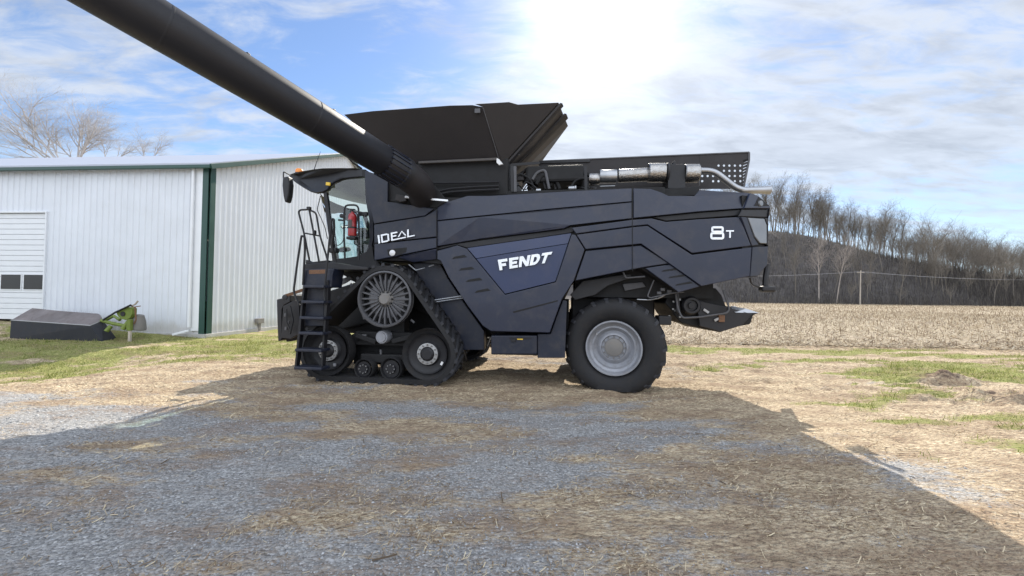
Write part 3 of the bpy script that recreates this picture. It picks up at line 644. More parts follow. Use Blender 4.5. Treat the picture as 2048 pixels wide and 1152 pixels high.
# ------------------------------------------------------------------ shed
BA = R(4.5)
C0 = G(410, 676); C0.z = 0
BL = Vector((-math.cos(BA), math.sin(BA), 0)); BG = Vector((math.sin(BA), math.cos(BA), 0))
def onplane(px, py, o_, u_):
    """intersect the pixel ray with the vertical plane through o_ along u_ : (s, z)"""
    d = ray(px, py); n = Vector((u_.y, -u_.x, 0)); t = (o_-cam_pos).dot(n)/d.dot(n); p = cam_pos+d*t
    return (p-o_).dot(u_), p.z
def shed():
    root = empty('metal_shed', 'white ribbed metal shed with dark green corner and eave trim', 'shed', None, tuple(C0), 0)
    eave = onplane(409, 331, C0, BL)[1]
    s_r, z_r = onplane(692, 309, C0, BG)
    z0 = 0.12; slope = (z_r-eave)/s_r; W = 2*s_r; LEN = 34.0
    nL = Vector((BL.y, -BL.x, 0)); nL = nL if nL.y < 0 else -nL     # outward (towards the camera)
    nG = Vector((BG.y, -BG.x, 0)); nG = nG if nG.x > 0 else -nG
    print('SHED eave', eave, 'ridge', s_r, z_r)
    def ribwall(name, u, n, s0, s1, bot, top, sp=0.24):
        prof = []; k0 = math.floor(s0/sp)
        s = s0; prof.append((s0, 0)); k = k0+1
        while k*sp < s1-0.05:
            c = k*sp
            if c-0.035 > s0: prof += [(c-0.04, 0), (c-0.016, 0.028), (c+0.016, 0.028), (c+0.04, 0)]
            k += 1
        prof.append((s1, 0)); V = []; Fc = []
        for (s, d) in prof:
            p = u*s+n*d; V.append((p.x, p.y, bot)); V.append((p.x, p.y, top(s) if callable(top) else top))
        for i in range(len(prof)-1): Fc.append((2*i, 2*i+2, 2*i+3, 2*i+1))
        mb = MB(); mb.add(V, Fc); return mb.build(name, M_siding, root)
    ds, dz = onplane(96, 426, C0, BL); de = ds+4.6; dtop = dz; dbot = onplane(95, 640, C0, BL)[1]
    print('DOOR', ds, dtop, dbot)
    ribwall('side_wall', BL, nL, 0.10, ds, z0, eave); ribwall('side_wall', BL, nL, ds, de, dtop, eave); ribwall('side_wall', BL, nL, de, LEN, z0, eave)
    gt = lambda s: eave+slope*min(s, W-s)
    # gable wall in ridge-split halves so the top follows the roof
    ribwall('gable_wall', BG, nG, 0.10, s_r, z0, gt); ribwall('gable_wall', BG, nG, s_r, W-0.1, z0, gt)
    mb = MB()
    for (a, b_, c) in ((BG*W, BL, LEN), (BL*LEN, BG, W)):
        p, q = a, a+b_*c; mb.add([(p.x, p.y, z0), (q.x, q.y, z0), (q.x, q.y, eave), (p.x, p.y, eave)], [(0, 1, 2, 3)])
    mb.build('rear_wall', M_siding, root)
    # foundation
    mb = MB()
    for (a, u, n, L) in ((Vector((0, 0, 0)), BL, nL, LEN), (Vector((0, 0, 0)), BG, nG, W)):
        c = a+u*(L/2)+n*0.03; rot = Matrix((u, n, Vector((0, 0, 1)))).transposed()
        mb.box((c.x, c.y, 0.02), (L+0.10, 0.10, 0.24), rot)
    mb.build('foundation', M_conc, root, bev=0.01)
    # corner trim, green
    mb = MB(); w = 0.26
    for (u, n) in ((BL, nL), (BG, nG)):
        c = u*(w/2*0.8)+n*0.040; rot = Matrix((u, n, Vector((0, 0, 1)))).transposed(); mb.box((c.x, c.y, (z0+eave)/2), (w*0.8, 0.035, eave-z0-0.02), rot)
    mb.build('corner_trim', M_green, root, bev=0.005)
    # white strip + downspout near corner
    mb = MB(); c = BL*0.34+nL*0.045; rot = Matrix((BL, nL, Vector((0, 0, 1)))).transposed(); mb.box((c.x, c.y, (z0+eave)/2), (0.30, 0.02, eave-z0-0.25), rot)
    mb.build('corner_flashing', M_door, root)
    a = BL*0.50+nL*0.12
    mb = MB(); mb.box((a.x, a.y, (z0+eave)/2+0.05), (0.09, 0.07, eave-z0-0.4), rot); mb.bar((a.x, a.y, 0.26), (a.x+BL.x*0.35+nL.x*0.25, a.y+BL.y*0.35+nL.y*0.25, 0.13), 0.09, 0.07)
    mb.build('downspout', M_door, root, bev=0.012)
    # roof
    th = 0.06; ov = 0.22
    for sgn in (0, 1):
        s0, s1 = (-ov, s_r) if sgn == 0 else (s_r, W+ov)
        z_at = lambda s: eave+0.05+slope*(s if sgn == 0 else W-s)
        V = []
        for (s, l) in ((s0, -ov), (s1, -ov), (s1, LEN+ov), (s0, LEN+ov)):
            p = BG*s+BL*l; V.append((p.x, p.y, z_at(s)))
        V += [(x, y, z+th) for (x, y, z) in V]
        MB().add(V, [(0, 1, 2, 3), (7, 6, 5, 4), (0, 4, 5, 1), (1, 5, 6, 2), (2, 6, 7, 3), (3, 7, 4, 0)]).build('roof', M_roof, root)
    # fascia / rake trim green
    mb = MB(); a = -BG*(ov+0.03)-BL*(ov+0.03); b_ = -BG*(ov+0.03)+BL*(LEN+ov); ez = eave-slope*ov-0.03
    mb.bar((a.x, a.y, ez), (b_.x, b_.y, ez), 0.08, 0.13)
    mb.build('gutter', M_green, root, bev=0.02)
    mb = MB()
    p0 = -BG*(ov+0.03)-BL*(ov+0.04); p1 = BG*s_r-BL*(ov+0.04); p2 = BG*(W+ov)-BL*(ov+0.04)
    mb.bar((p0.x, p0.y, eave-slope*ov-0.03), (p1.x, p1.y, z_r+0.02), 0.06, 0.17); mb.bar((p1.x, p1.y, z_r+0.02), (p2.x, p2.y, eave-slope*ov-0.03), 0.06, 0.17)
    mb.build('rake_trim', M_green, root, bev=0.01)
    # overhead door
    door = MB(); npan = 10; ph = (dtop-dbot)/npan; rot = Matrix((BL, nL, Vector((0, 0, 1)))).transposed()
    wz0 = onplane(60, 579, C0, BL)[1]; wz1 = onplane(60, 549, C0, BL)[1]
    for k in range(npan*2):
        z = dbot+ph/2*(k+0.5); c = BL*((ds+de)/2)-nL*0.05; door.box((c.x, c.y, z), (de-ds, 0.05, ph/2-0.012), rot)
    dd = door.build('overhead_door', M_door, root, bev=0.006)
    c = BL*((ds+de)/2)-nL*0.10; MB().box((c.x, c.y, (dtop+dbot)/2), (de-ds, 0.03, dtop-dbot), rot).build('door_backing', M_door, dd)
    s = ds+0.06
    while s+0.5 < de:
        c = BL*(s+0.42)-nL*0.015
        MB().box((c.x, c.y, (wz0+wz1)/2), (0.86, 0.012, wz1-wz0+0.06), rot).build('window_frame', M_door, dd, bev=0.004)
        for q in (0,):
            c2 = BL*(s+0.42)-nL*0.004; MB().box((c2.x, c2.y, (wz0+wz1)/2), (0.78, 0.012, wz1-wz0-0.02), rot).build('window_pane', M_glassdark, dd)
        s += 0.93
    mb = MB()
    for (s_, z1, z2, ww) in ((ds-0.0, dbot, dtop, 0.05), (de, dbot, dtop, 0.05)):
        c = BL*s_+nL*0.03; mb.box((c.x, c.y, (z1+z2)/2), (ww, 0.06, z2-z1), rot)
    c = BL*((ds+de)/2)+nL*0.03; mb.box((c.x, c.y, dtop+0.03), (de-ds+0.05, 0.06, 0.05), rot); mb.build('door_frame', M_door, dd)
    # electric box on gable
    s_, z_ = onplane(515, 645, C0, BG); c = BG*s_+nG*0.09; rotg = Matrix((BG, nG, Vector((0, 0, 1)))).transposed()
    mb = MB(); mb.box((c.x, c.y, z_+0.07), (0.36, 0.14, 0.20), rotg); bx = mb.build('outlet_box', M_greyp, root, bev=0.01)
    MB().box((c.x, c.y, z_-0.15), (0.09, 0.06, 0.34), rotg).build('conduit', M_greyp, bx)
shed()
# ------------------------------------------------------------------ disc mower by the shed
def mower():
    base = at_depth(150, 675, 12.35); root = empty('disc_mower', 'lime green disc mower with a dark covered cutter bed parked by the shed', 'mower', None, (base.x, base.y, 0))
    o_ = Vector((base.x, base.y, 0)); g0 = float(gz(base.x, base.y))
    def D(px, py, Y): return at_depth(px, py, Y)-o_
    Y0 = base.y
    # canopy: front lower edge, front top edge, rear top edge
    fb = [D(20, 664, Y0+0.3), D(110, 673, Y0), D(205, 677, Y0-0.25), D(243, 668, Y0+0.7)]
    ft = [D(20, 641, Y0+0.6), D(110, 647, Y0), D(178, 652, Y0-0.25), D(205, 640, Y0+0.2)]
    # skirt
    A0, A1, B0, B1 = D(20, 666, Y0+0.2), D(205, 677, Y0-0.2), D(22, 641, Y0+0.2), D(180, 652, Y0-0.2)
    C1, C2 = D(236, 666, Y0+0.5), D(206, 641, Y0+0.15)
    for v_ in (A0, A1, C1): v_.z = float(gz(v_.x+o_.x, v_.y))-.02
    far0, far1 = D(75, 619, Y0+0.95), D(196, 628, Y0+0.75); farb0, farb1 = Vector((far0.x, far0.y, A0.z)), Vector((far1.x+0.5, far1.y, A1.z))
    MB().add([A0, A1, C1, C2, B1, B0], [(0, 1, 4, 5), (1, 2, 3, 4)]).build('skirt', M_skirt, root)
    MB().add([A0, B0, far0, farb0, farb1, far1, C2, C1], [(0, 1, 2, 3), (3, 2, 5, 4), (4, 5, 6, 7)]).build('skirt', M_skirt, root)
    mid0 = (B0+far0)/2+Vector((0.25, 0, 0.22)); mid1 = (C2+far1)/2+Vector((0, 0, 0.06)); mid2 = (B1+far1)/2+Vector((-0.45, 0, 0.20))
    V = [B0, B1, C2, far1, far0, mid0, mid2, mid1]
    MB().add([v+Vector((0, 0, 0.012)) for v in V], [(0, 1, 6, 5), (1, 2, 7, 6), (2, 3, 7), (7, 3, 6), (6, 3, 4, 5), (5, 4, 0)]).build('cover', M_cover, root, True)
    e = MB(); e.tube([B0+Vector((0, 0, .015)), B1+Vector((0, 0, .015)), C2+Vector((0, 0, .015))], 0.016, 6); e.build('cover_edge', M_wire, root, True)
    Yh = Y0+0.1
    # green headstock: body plate, boom, struts, leg
    def q(px, py, dy=0.0): return D(px, py, Yh+dy)
    def plate(name, pts, dy, th, mat, par=root):
        f = [q(x, y, dy) for x, y in pts]; b_ = [p+Vector((0.0, th, 0)) for p in f]; n = len(f)
        return MB().add(f+b_, [tuple(range(n)), tuple(range(2*n-1, n-1, -1))]+[(i, (i+1) % n, n+(i+1) % n, n+i) for i in range(n)]).build(name, mat, par, bev=0.01)
    plate('head_plate', [(232, 625), (241, 618), (256, 614), (265, 617), (264, 628), (259, 637), (250, 640), (242, 638), (236, 633)], 0, 0.16, M_limes)
    MB().lathe(q(245, 628, -0.02), (0, 1, 0), [(0.06, 0), (0.075, 0), (0.075, 0.04), (0.06, 0.04)], 16).build('pivot_ring', M_black, root)
    MB().tube([q(203, 641, 0.0), q(225, 647, 0.0), q(252, 652, 0)], 0.055, 8).build('frame_tube', M_limes, root, True)
    MB().tube([q(206, 643, 0.3), q(228, 632, 0.3), q(240, 640, 0.2)], 0.045, 8).build('frame_tube', M_limes, root, True)
    MB().tube([q(212, 663, -0.1), q(222, 652, 0.0)], [0.065, 0.06], 10).build('hitch_pin_tube', M_limes, root, True)
    MB().tube([q(245, 659, -0.1), q(259, 640, 0.0)], [0.07, 0.055], 10).build('hitch_pin_tube', M_limes, root, True)
    MB().tube([q(206, 640, -0.05), q(232, 624, -0.05), q(262, 610, -0.05)], 0.028, 6).build('hydraulic_cylinder', M_black, root, True)
    MB().tube([q(262, 612), q(270, 609), q(276, 602)], 0.024, 6).build('stand_hook', M_pole, root, True)
    MB().tube([q(262, 612), q(268, 614), q(281, 612)], 0.016, 6).tube([q(270, 613), q(272, 640), q(268, 648)], 0.02, 6).build('hose', M_rust, root, True)
    MB().box(q(259.5, 650, -0.05), (0.13, 0.10, 0.36)).build('stand_leg', M_limes, root, bev=0.01)
    p = q(260, 664, -0.05); MB().box((p.x, p.y, (p.z+g0)/2), (0.075, 0.06, abs(p.z-g0)+0.25)).build('stand_foot', M_pole, root, bev=0.006)
    MB().lathe(q(276, 647, 0.25), (0.25, 0, 1), [(0.0, 0.30), (0.10, 0.29), (0.19, 0.08), (0.25, -0.16), (0.24, -0.18), (0.0, -0.18)], 20).build('shaft_guard', M_greyp, root, True)
    MB().tube([q(255, 655, 0.15), q(272, 650, 0.2)], 0.06, 8).build('drive_shaft', M_rust, root, True)
mower()
def blocks():
    for px, lab in ((303, 'dark flat block by the shed wall, left one of two'), (319, 'dark flat block by the shed wall, right one of two')):
        p = G(px, 667); MB_ = MB(); MB_.box((0, 0, 0.045), (0.22, 0.14, 0.09)); MB_.box((0.02, 0, 0.10), (0.12, 0.10, 0.025))
        o = MB_.build('ground_block', M_black, None, bev=0.015, loc=(p.x, p.y, float(gz(p.x, p.y)))); tag(o, lab, 'block', 'dark blocks by the shed wall')
blocks()

# ================================================================== COMBINE HARVESTER
TH = R(8.0)
W0 = G(1226, 783)
MX = Vector((math.cos(TH), -math.sin(TH), 0)); MY = Vector((math.sin(TH), math.cos(TH), 0)); MZ = Vector((0, 0, 1))
MO = W0-MY*0.28; MO.z = 0
HV = empty('combine_harvester', 'dark graphite tracked combine harvester with its unloading auger swung out', 'combine harvester', None, tuple(MO), -TH)
def P(px, py, off):
    d = ray(px, py); t = ((MO-cam_pos).dot(MY)+off)/d.dot(MY); p = cam_pos+d*t-MO
    return Vector((p.dot(MX), off, p.z))
def L2(px, py, Y):   # pixel at world depth Y -> machine local
    p = at_depth(px, py, Y)-MO; return Vector((p.dot(MX), p.dot(MY), p.z))
def inset(pts, g):
    n = len(pts); area = sum(pts[i][0]*pts[(i+1) % n][1]-pts[(i+1) % n][0]*pts[i][1] for i in range(n)); s = 1 if area > 0 else -1
    out = []
    for i in range(n):
        a, b_, c = pts[i-1], pts[i], pts[(i+1) % n]
        e1 = Vector((b_[0]-a[0], b_[1]-a[1])).normalized(); e2 = Vector((c[0]-b_[0], c[1]-b_[1])).normalized()
        n1 = Vector((-e1.y, e1.x))*s; n2 = Vector((-e2.y, e2.x))*s; k = n1+n2
        k = k/max(0.35, (1+n1.dot(n2))); out.append((b_[0]+k.x*g, b_[1]+k.y*g)+tuple(b_[2:]))
    return out
def panel(name, pts, off=0.15, th=0.04, mat=None, g=0.6, bev=0.010, par=HV):
    pts = [(p[0], p[1], p[2] if len(p) > 2 else off) for p in pts]
    if g: pts = inset(pts, g)
    f = [P(*p) for p in pts]; b_ = [v+Vector((0, th, 0)) for v in f]; n = len(f)
    mb = MB().add(f+b_, [tuple(range(n)), tuple(range(2*n-1, n-1, -1))]+[(i, (i+1) % n, n+(i+1) % n, n+i) for i in range(n)])
    return mb.build(name, mat or M_panel, par, bev=bev)
def plane_of(a, b_, c):
    a, b_, c = P(*a), P(*b_), P(*c); n = (b_-a).cross(c-a).normalized(); n = n if n.y < 0 else -n
    return a, n
def Ppl(px, py, pl, lift=0.0):
    a, n = pl; n_w = MX*n.x+MY*n.y+MZ*n.z; a_w = MO+MX*a.x+MY*a.y+MZ*a.z
    d = ray(px, py); t = (a_w-cam_pos).dot(n_w)/d.dot(n_w); p = cam_pos+d*t-MO
    return Vector((p.dot(MX), p.dot(MY), p.z))+n*lift
def panel_on(name, pts, pl, lift=0.0, th=0.04, mat=None, g=0.5, bev=0.01, par=HV):
    if g: pts = inset(pts, g)
    f = [Ppl(p[0], p[1], pl, lift) for p in pts]; b_ = [v-pl[1]*th for v in f]; n = len(f)
    return MB().add(f+b_, [tuple(range(n)), tuple(range(2*n-1, n-1, -1))]+[(i, (i+1) % n, n+(i+1) % n, n+i) for i in range(n)]).build(name, mat or M_panel, par, bev=bev)
def tubeP(name, pts, r, mat=None, n=8, par=HV, sm=True):
    return MB().tube([P(*p) for p in pts], r, n).build(name, mat or M_black, par, sm)
def roundpts(pts, rad, k=5, closed=False):
    """round the corners of a polyline of Vectors"""
    out = []; n = len(pts)
    for i, p in enumerate(pts):
        if not closed and i in (0, n-1): out.append(p); continue
        a, c = pts[i-1], pts[(i+1) % n]; da = (a-p); dc = (c-p); r_ = min(rad, da.length*0.45, dc.length*0.45)
        s_, e_ = p+da.normalized()*r_, p+dc.normalized()*r_
        for j in range(k+1):
            u = j/k; out.append(s_*(1-u)**2+p*2*u*(1-u)+e_*u*u)
    return out
def rail(name, pts, r=0.018, mat=None, rad=0.08, par=HV):
    return MB().tube(roundpts([P(*p) for p in pts], rad), r, 8).build(name, mat or M_black, par, True)

B = 0.15
# ---- inner body (dark volume behind the panels, full machine width)
def core():
    o_ = [(748, 345), (780, 372), (880, 395), (935, 395), (1262, 381), (1395, 393), (1496, 389), (1484, 430), (1500, 488), (1496, 548), (1408, 568), (1356, 580),
          (1280, 536), (1148, 560), (1124, 600), (1098, 664), (982, 662), (930, 590), (884, 528), (826, 522), (750, 520)]
    f = [P(x, y, 0.27) for x, y in o_]; b_ = [v+Vector((-.35 if v.x > 1.4 else 0, 2.95, 0)) for v in f]; n = len(f)
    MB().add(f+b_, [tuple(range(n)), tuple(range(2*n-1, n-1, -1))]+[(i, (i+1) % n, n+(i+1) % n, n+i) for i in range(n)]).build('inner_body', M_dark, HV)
    # far side skin
    o2 = [(748, 345), (935, 395), (1262, 381), (1500, 389), (1530, 430), (1528, 488), (1498, 548), (1408, 568), (1280, 536), (1148, 560), (1098, 664), (982, 662), (884, 528), (750, 520)]
    f = [P(x, y, 0.27)+Vector((0, 2.96, 0)) for x, y in o2]; b_ = [v+Vector((0, 0.08, 0)) for v in f]; n = len(f)
    MB().add(f+b_, [tuple(range(n)), tuple(range(2*n-1, n-1, -1))]+[(i, (i+1) % n, n+(i+1) % n, n+i) for i in range(n)]).build('far_side_panel', M_panel, HV, bev=0.02)
core()
# ---- outer side panels (traced on the side plane, each with its own lean)
panel('side_panel', [(729, 340), (745, 345), (776, 358), (776, 403), (807, 407), (869, 417), (850, 432), (747, 448), (738, 402), (730, 372)], off=.20, mat=M_panel2)
pB = panel('side_panel', [(747, 449, .17), (850, 432, .17), (873, 418, .17), (873, 474, .15), (748, 487, .15)], mat=M_panel2)
panel('side_panel', [(748, 488, .15), (873, 475, .15), (873, 496, .16), (808, 509, .165), (792, 513, .167), (748, 521, .17)], g=0.5)
panel('side_panel', [(808, 510, .17), (873, 497, .15), (873, 519, .22), (827, 525, .24), (795, 515, .20)], g=0.5)
# long upper engine panel (two facets: rolled top, flat lower) front section and rear section
panel('upper_panel', [(874, 415, .22), (895, 403, .24), (935, 391, .26), (980, 391, .26), (1153, 381, .26), (1264, 376, .26), (1264, 403, .18), (1100, 418, .165), (960, 432, .165), (874, 441, .18)], g=0.6, bev=0.006)
panel('upper_panel', [(874, 442, .18), (960, 433, .16), (1100, 419, .16), (1264, 404, .19), (1264, 437, .16), (1141, 451, .15), (1128, 457, .16), (1060, 466, .18), (960, 478, .20), (920, 485, .20), (874, 493, .18)], g=0.6, bev=0.006)
panel('upper_panel', [(1266, 376, .26), (1302, 377, .26), (1323, 384, .25), (1337, 391, .24), (1389, 391, .24), (1399, 379, .25), (1500, 385, .27), (1488, 417, .17), (1395, 424, .16), (1305, 433, .15), (1266, 437, .16)], g=0.8)
# recess band
panel('recess_band', [(1303, 434), (1395, 425), (1489, 418), (1481, 431), (1395, 437), (1332, 442)], off=.215, th=.03, mat=M_black, g=0)
panel('recess_band', [(874, 494), (920, 486), (1060, 467), (1128, 458), (1143, 452), (1150, 462), (1140, 466), (1060, 478), (934, 496), (914, 490), (874, 500)], off=.235, th=.03, mat=M_black, g=0)
# blue panel: two facets
panel('blue_panel', [(934, 496, .19), (1060, 478, .185), (1143, 466, .18), (1136, 487, .162), (1060, 499, .165), (952, 517, .17)], mat=M_blue, g=0.3, bev=0.002)
bl = panel('blue_panel', [(952, 517.5, .17), (1060, 499.5, .165), (1136, 487.5, .162), (1111, 563, .17), (1010, 588, .175)], mat=M_blue, g=0.3, bev=0.002)
# arch panel around the blue panel
panel('arch_panel', [(874, 501, .13), (914, 490, .13), (934, 497, .13), (972, 543, .13), (1010, 589, .13), (1111, 564, .13), (1143, 468, .13), (1151, 469, .13), (1170, 499, .13), (1148, 562, .13), (1124, 599, .13), (1111, 635, .13), (1100, 666, .13),
                     (982, 663, .13), (965, 652, .13), (935, 612, .13), (897, 555, .13), (881, 522, .13), (874, 519, .13)], g=0.6)
panel('arch_panel', [(1152, 469, .13), (1264, 454, .12), (1295, 451, .12), (1384, 509, .12), (1504, 494, .12), (1500, 553, .12), (1403, 573, .12), (1282, 488, .12), (1171, 499, .12)], g=0.6)
panel('inner_panel', [(1150, 562), (1171, 501), (1282, 490), (1340, 527), (1288, 535), (1277, 537)], off=.155, g=0.6)
panel('inner_panel', [(1289, 536), (1341, 528), (1402, 573), (1356, 586), (1354, 583)], off=.165, g=0.6)
p8 = panel('rear_panel', [(1152, 468), (1142, 455), (1264, 439), (1303, 436), (1332, 443), (1395, 438), (1480, 433), (1503, 492), (1384, 507), (1295, 450), (1264, 453)], off=.13, g=0.7)
# dark vertical seams
for (x, y0, y1, o_) in ((873.5, 418, 519, .14), (1264.8, 378, 543, .105)):
    MB().tube([P(x, y0, o_+.012 if x < 1000 else .20), P(x, (y0+y1)/2, o_+.005), P(x+.5, y1, o_+.03)], 0.006, 6).build('panel_seam', M_dark, HV)
# tail corner (turned in towards the rear)
TP = plane_of((1500, 385, .20), (1500, 553, .16), (1540, 470, .44))
panel_on('tail_panel', [(1501, 385), (1517, 391), (1542, 413), (1541, 417), (1489, 417)], TP, .0)
panel_on('tail_light', [(1508, 412), (1517, 394), (1539, 412)], TP, .006, .02, M_dark, 0, .002)
MB().lathe(Ppl(1520, 407, TP, 0.0), TP[1], [(.055, 0), (.045, .025), (.0, .03)], 14).build('tail_lamp', M_lens, HV, True)
panel_on('recess_band', [(1489, 418), (1541, 418), (1538, 434), (1481, 432)], TP, -.03, .03, M_black, 0)
panel_on('tail_panel', [(1482, 433), (1494, 434), (1508, 474), (1519, 490), (1504, 492.5)], TP, 0, mat=M_panel2)
panel_on('tail_lens', [(1495, 435), (1529, 437), (1534, 450), (1534, 488), (1520, 487), (1509, 473)], TP, .004, mat=M_lens)
panel_on('lens_rim', [(1529, 435), (1537, 436), (1537, 491), (1534, 491), (1535, 450)], TP, 0, mat=M_black)
panel_on('tail_panel', [(1505, 494), (1537, 492), (1535, 530), (1516, 553), (1500, 554)], TP, 0, mat=M_panel2)
_e = [Ppl(x, y, TP, -.01) for x, y in ((1541, 414), (1538, 436), (1537, 492), (1535, 530), (1516, 553))]
_s = [Ppl(x, y, TP, -.05) for x, y in ((1490, 389), (1515, 392), (1540, 414), (1537, 436), (1536, 491), (1534, 530), (1515, 551), (1490, 553))]
MB().add(_s+[v+Vector((-.30, 2.0, 0)) for v in _s], [tuple(range(8)), tuple(range(15, 7, -1))]+[(i, (i+1) % 8, 8+(i+1) % 8, 8+i) for i in range(8)]).build('inner_tail', M_dark, HV)
MB().add(_e+[v+Vector((-.30, 1.9, 0)) for v in _e], [(i, i+1, i+6, i+5) for i in range(4)]).build('rear_hood', M_panel2, HV)
rail('tail_guard_rail', [(1500, 556, .35), (1502, 567, .4), (1512, 573, .45), (1530, 576, .5)], .014)
MB().tube([P(1535, 530, .55), P(1531, 555, .5), P(1530, 574, .5)], .045, 8).build('tow_post', M_black, HV, True)
MB().box(P(1534, 578, .5), (.22, .16, .10)).build('tow_hook', M_black, HV, bev=.03)
panel('warning_label', [(1473, 538), (1481, 537), (1481, 552), (1473, 553.5)], off=.175, th=.008, mat=M_yellow, g=0, bev=0).location = (0, -.03, 0)
MB().lathe(P(1477, 544.5, .14), (0, -1, 0), [(.022, 0), (.022, .003)], 3).build('warning_mark', M_black, HV)
MB().box(P(1490, 551.5, .19), (.10, .004, .02)).build('label_strip', M_white, HV)
# louvres
def louvre(a, b_, off, h=4.5):
    (x0, y0), (x1, y1) = a, b_
    panel('vent_slot', [(x0, y0), (x0+4, y0-h), (x1-6, y1-h), (x1, y1)], off=off, th=.03, mat=M_dark, g=0, bev=.003)
for a, b_ in (((904, 518), (934, 514)), ((918, 541), (949, 538)), ((932, 564), (965, 560)), ((949, 586), (981, 581))): louvre(a, b_, .122)
for a, b_ in (((1323, 543), (1361, 539)), ((1337, 556), (1372, 552)), ((1351, 571), (1386, 566))): louvre(a, b_, .152, 3)
panel('crease_strip', [(1026, 623), (1116, 600), (1115, 603), (1027, 626)], off=.124, th=.02, mat=M_dark, g=0, bev=.002)
# work light beside logo
panel('lamp_recess', [(774, 499), (815, 492), (812, 504), (800, 510), (776, 511)], off=.158, th=.02, mat=M_dark, g=0, bev=.004)
MB().lathe(P(785, 506, .155), (0, -1, 0), [(.055, 0), (.055, .015), (.035, .03), (0, .034)], 20).build('side_lamp', M_white, HV, True)
# mirrors/sky-lit scuffs on panel are left to light; small badge near seam
# ---- lower body: skirts, toolbox
panel('lower_skirt', [(1075, 668), (1101, 668), (1112, 636), (1126, 600), (1134, 602), (1130, 716), (1075, 716)], off=.24, th=.5, mat=M_panel2, g=0)
tb = panel('tool_box', [(982, 671), (1074, 671), (1074, 709), (982, 709)], off=.20, th=.55, mat=M_panel2, g=0, bev=.02)
MB().bar(P(1018, 676, .19), P(1062, 676, .19), .012, .02).build('lid_lip', M_black, tb)
MB().box(P(1027, 681, .19), (.08, .03, .05)).build('latch', M_black, tb, bev=.006)
MB().box(P(1040, 678, .192), (.10, .01, .025)).build('label_strip', M_yellow, tb)
panel('lower_skirt', [(982, 709), (1075, 711), (1130, 716), (1130, 712), (1075, 708), (990, 706)], off=.3, th=.4, mat=M_black, g=0)
panel('inner_skirt', [(825, 527), (878, 523), (895, 556), (932, 612), (968, 662), (968, 700), (926, 700), (900, 640), (840, 560)], off=.50, th=.2, mat=M_panel2, g=0)
MB().tube([P(866, 601, .42), P(927, 592, .42)], .016, 6).tube([P(866, 605, .42), P(927, 596, .42)], .012, 6).build('grab_bar', M_steel, HV, True)
MB().tube([P(817, 529, .3), P(832, 541, .3), P(850, 536, .3)], .014, 6).tube([P(858, 533, .3), P(868, 530, .3)], .014, 6).build('hydraulic_hose', M_steel, HV, True)
# ---- chassis
def chassis():
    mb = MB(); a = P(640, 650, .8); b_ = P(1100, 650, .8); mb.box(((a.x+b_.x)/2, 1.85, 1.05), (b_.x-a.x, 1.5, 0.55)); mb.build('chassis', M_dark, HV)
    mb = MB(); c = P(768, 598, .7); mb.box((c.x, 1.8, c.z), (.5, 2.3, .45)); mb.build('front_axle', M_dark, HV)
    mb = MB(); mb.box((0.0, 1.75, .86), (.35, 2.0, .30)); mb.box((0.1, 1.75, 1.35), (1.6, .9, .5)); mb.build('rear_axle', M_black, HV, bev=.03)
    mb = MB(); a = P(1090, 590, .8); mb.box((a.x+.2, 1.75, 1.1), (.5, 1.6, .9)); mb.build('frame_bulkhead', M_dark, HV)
    # straw hood underside
    mb = MB(); a = P(1150, 560, .8); b_ = P(1420, 560, .8); mb.box(((a.x+b_.x)/2, 1.75, 1.85), (b_.x-a.x, 2.2, .5)); mb.build('sieve_box', M_dark, HV)
chassis()
panel('bracket', [(1165, 562), (1240, 550), (1262, 548), (1262, 556), (1215, 572), (1190, 590), (1150, 600), (1140, 590)], off=.45, th=.1, mat=M_black, g=0)
panel('gusset_plate', [(1245, 568), (1285, 564), (1292, 574), (1250, 582)], off=.6, th=.03, mat=M_sprocket, g=0)
rail('cable_loop', [(1308, 560, .35), (1295, 592, .35), (1300, 596, .35), (1345, 586, .35), (1368, 584, .35)], .012, M_sprocket, .04)
rail('brake_line', [(1274, 599, .4), (1300, 600, .4), (1318, 596, .4), (1330, 590, .4)], .012, M_steel, .03)
rail('frame_rail', [(1246, 544, .3), (1252, 556, .3), (1290, 553, .3)], .014, M_sprocket, .03)
for (x, y) in ((1325, 579), (1318, 586), (1338, 583)): MB().box(P(x, y, .38), (.07, .06, .05)).build('valve_block', M_sprocket, HV, bev=.008)

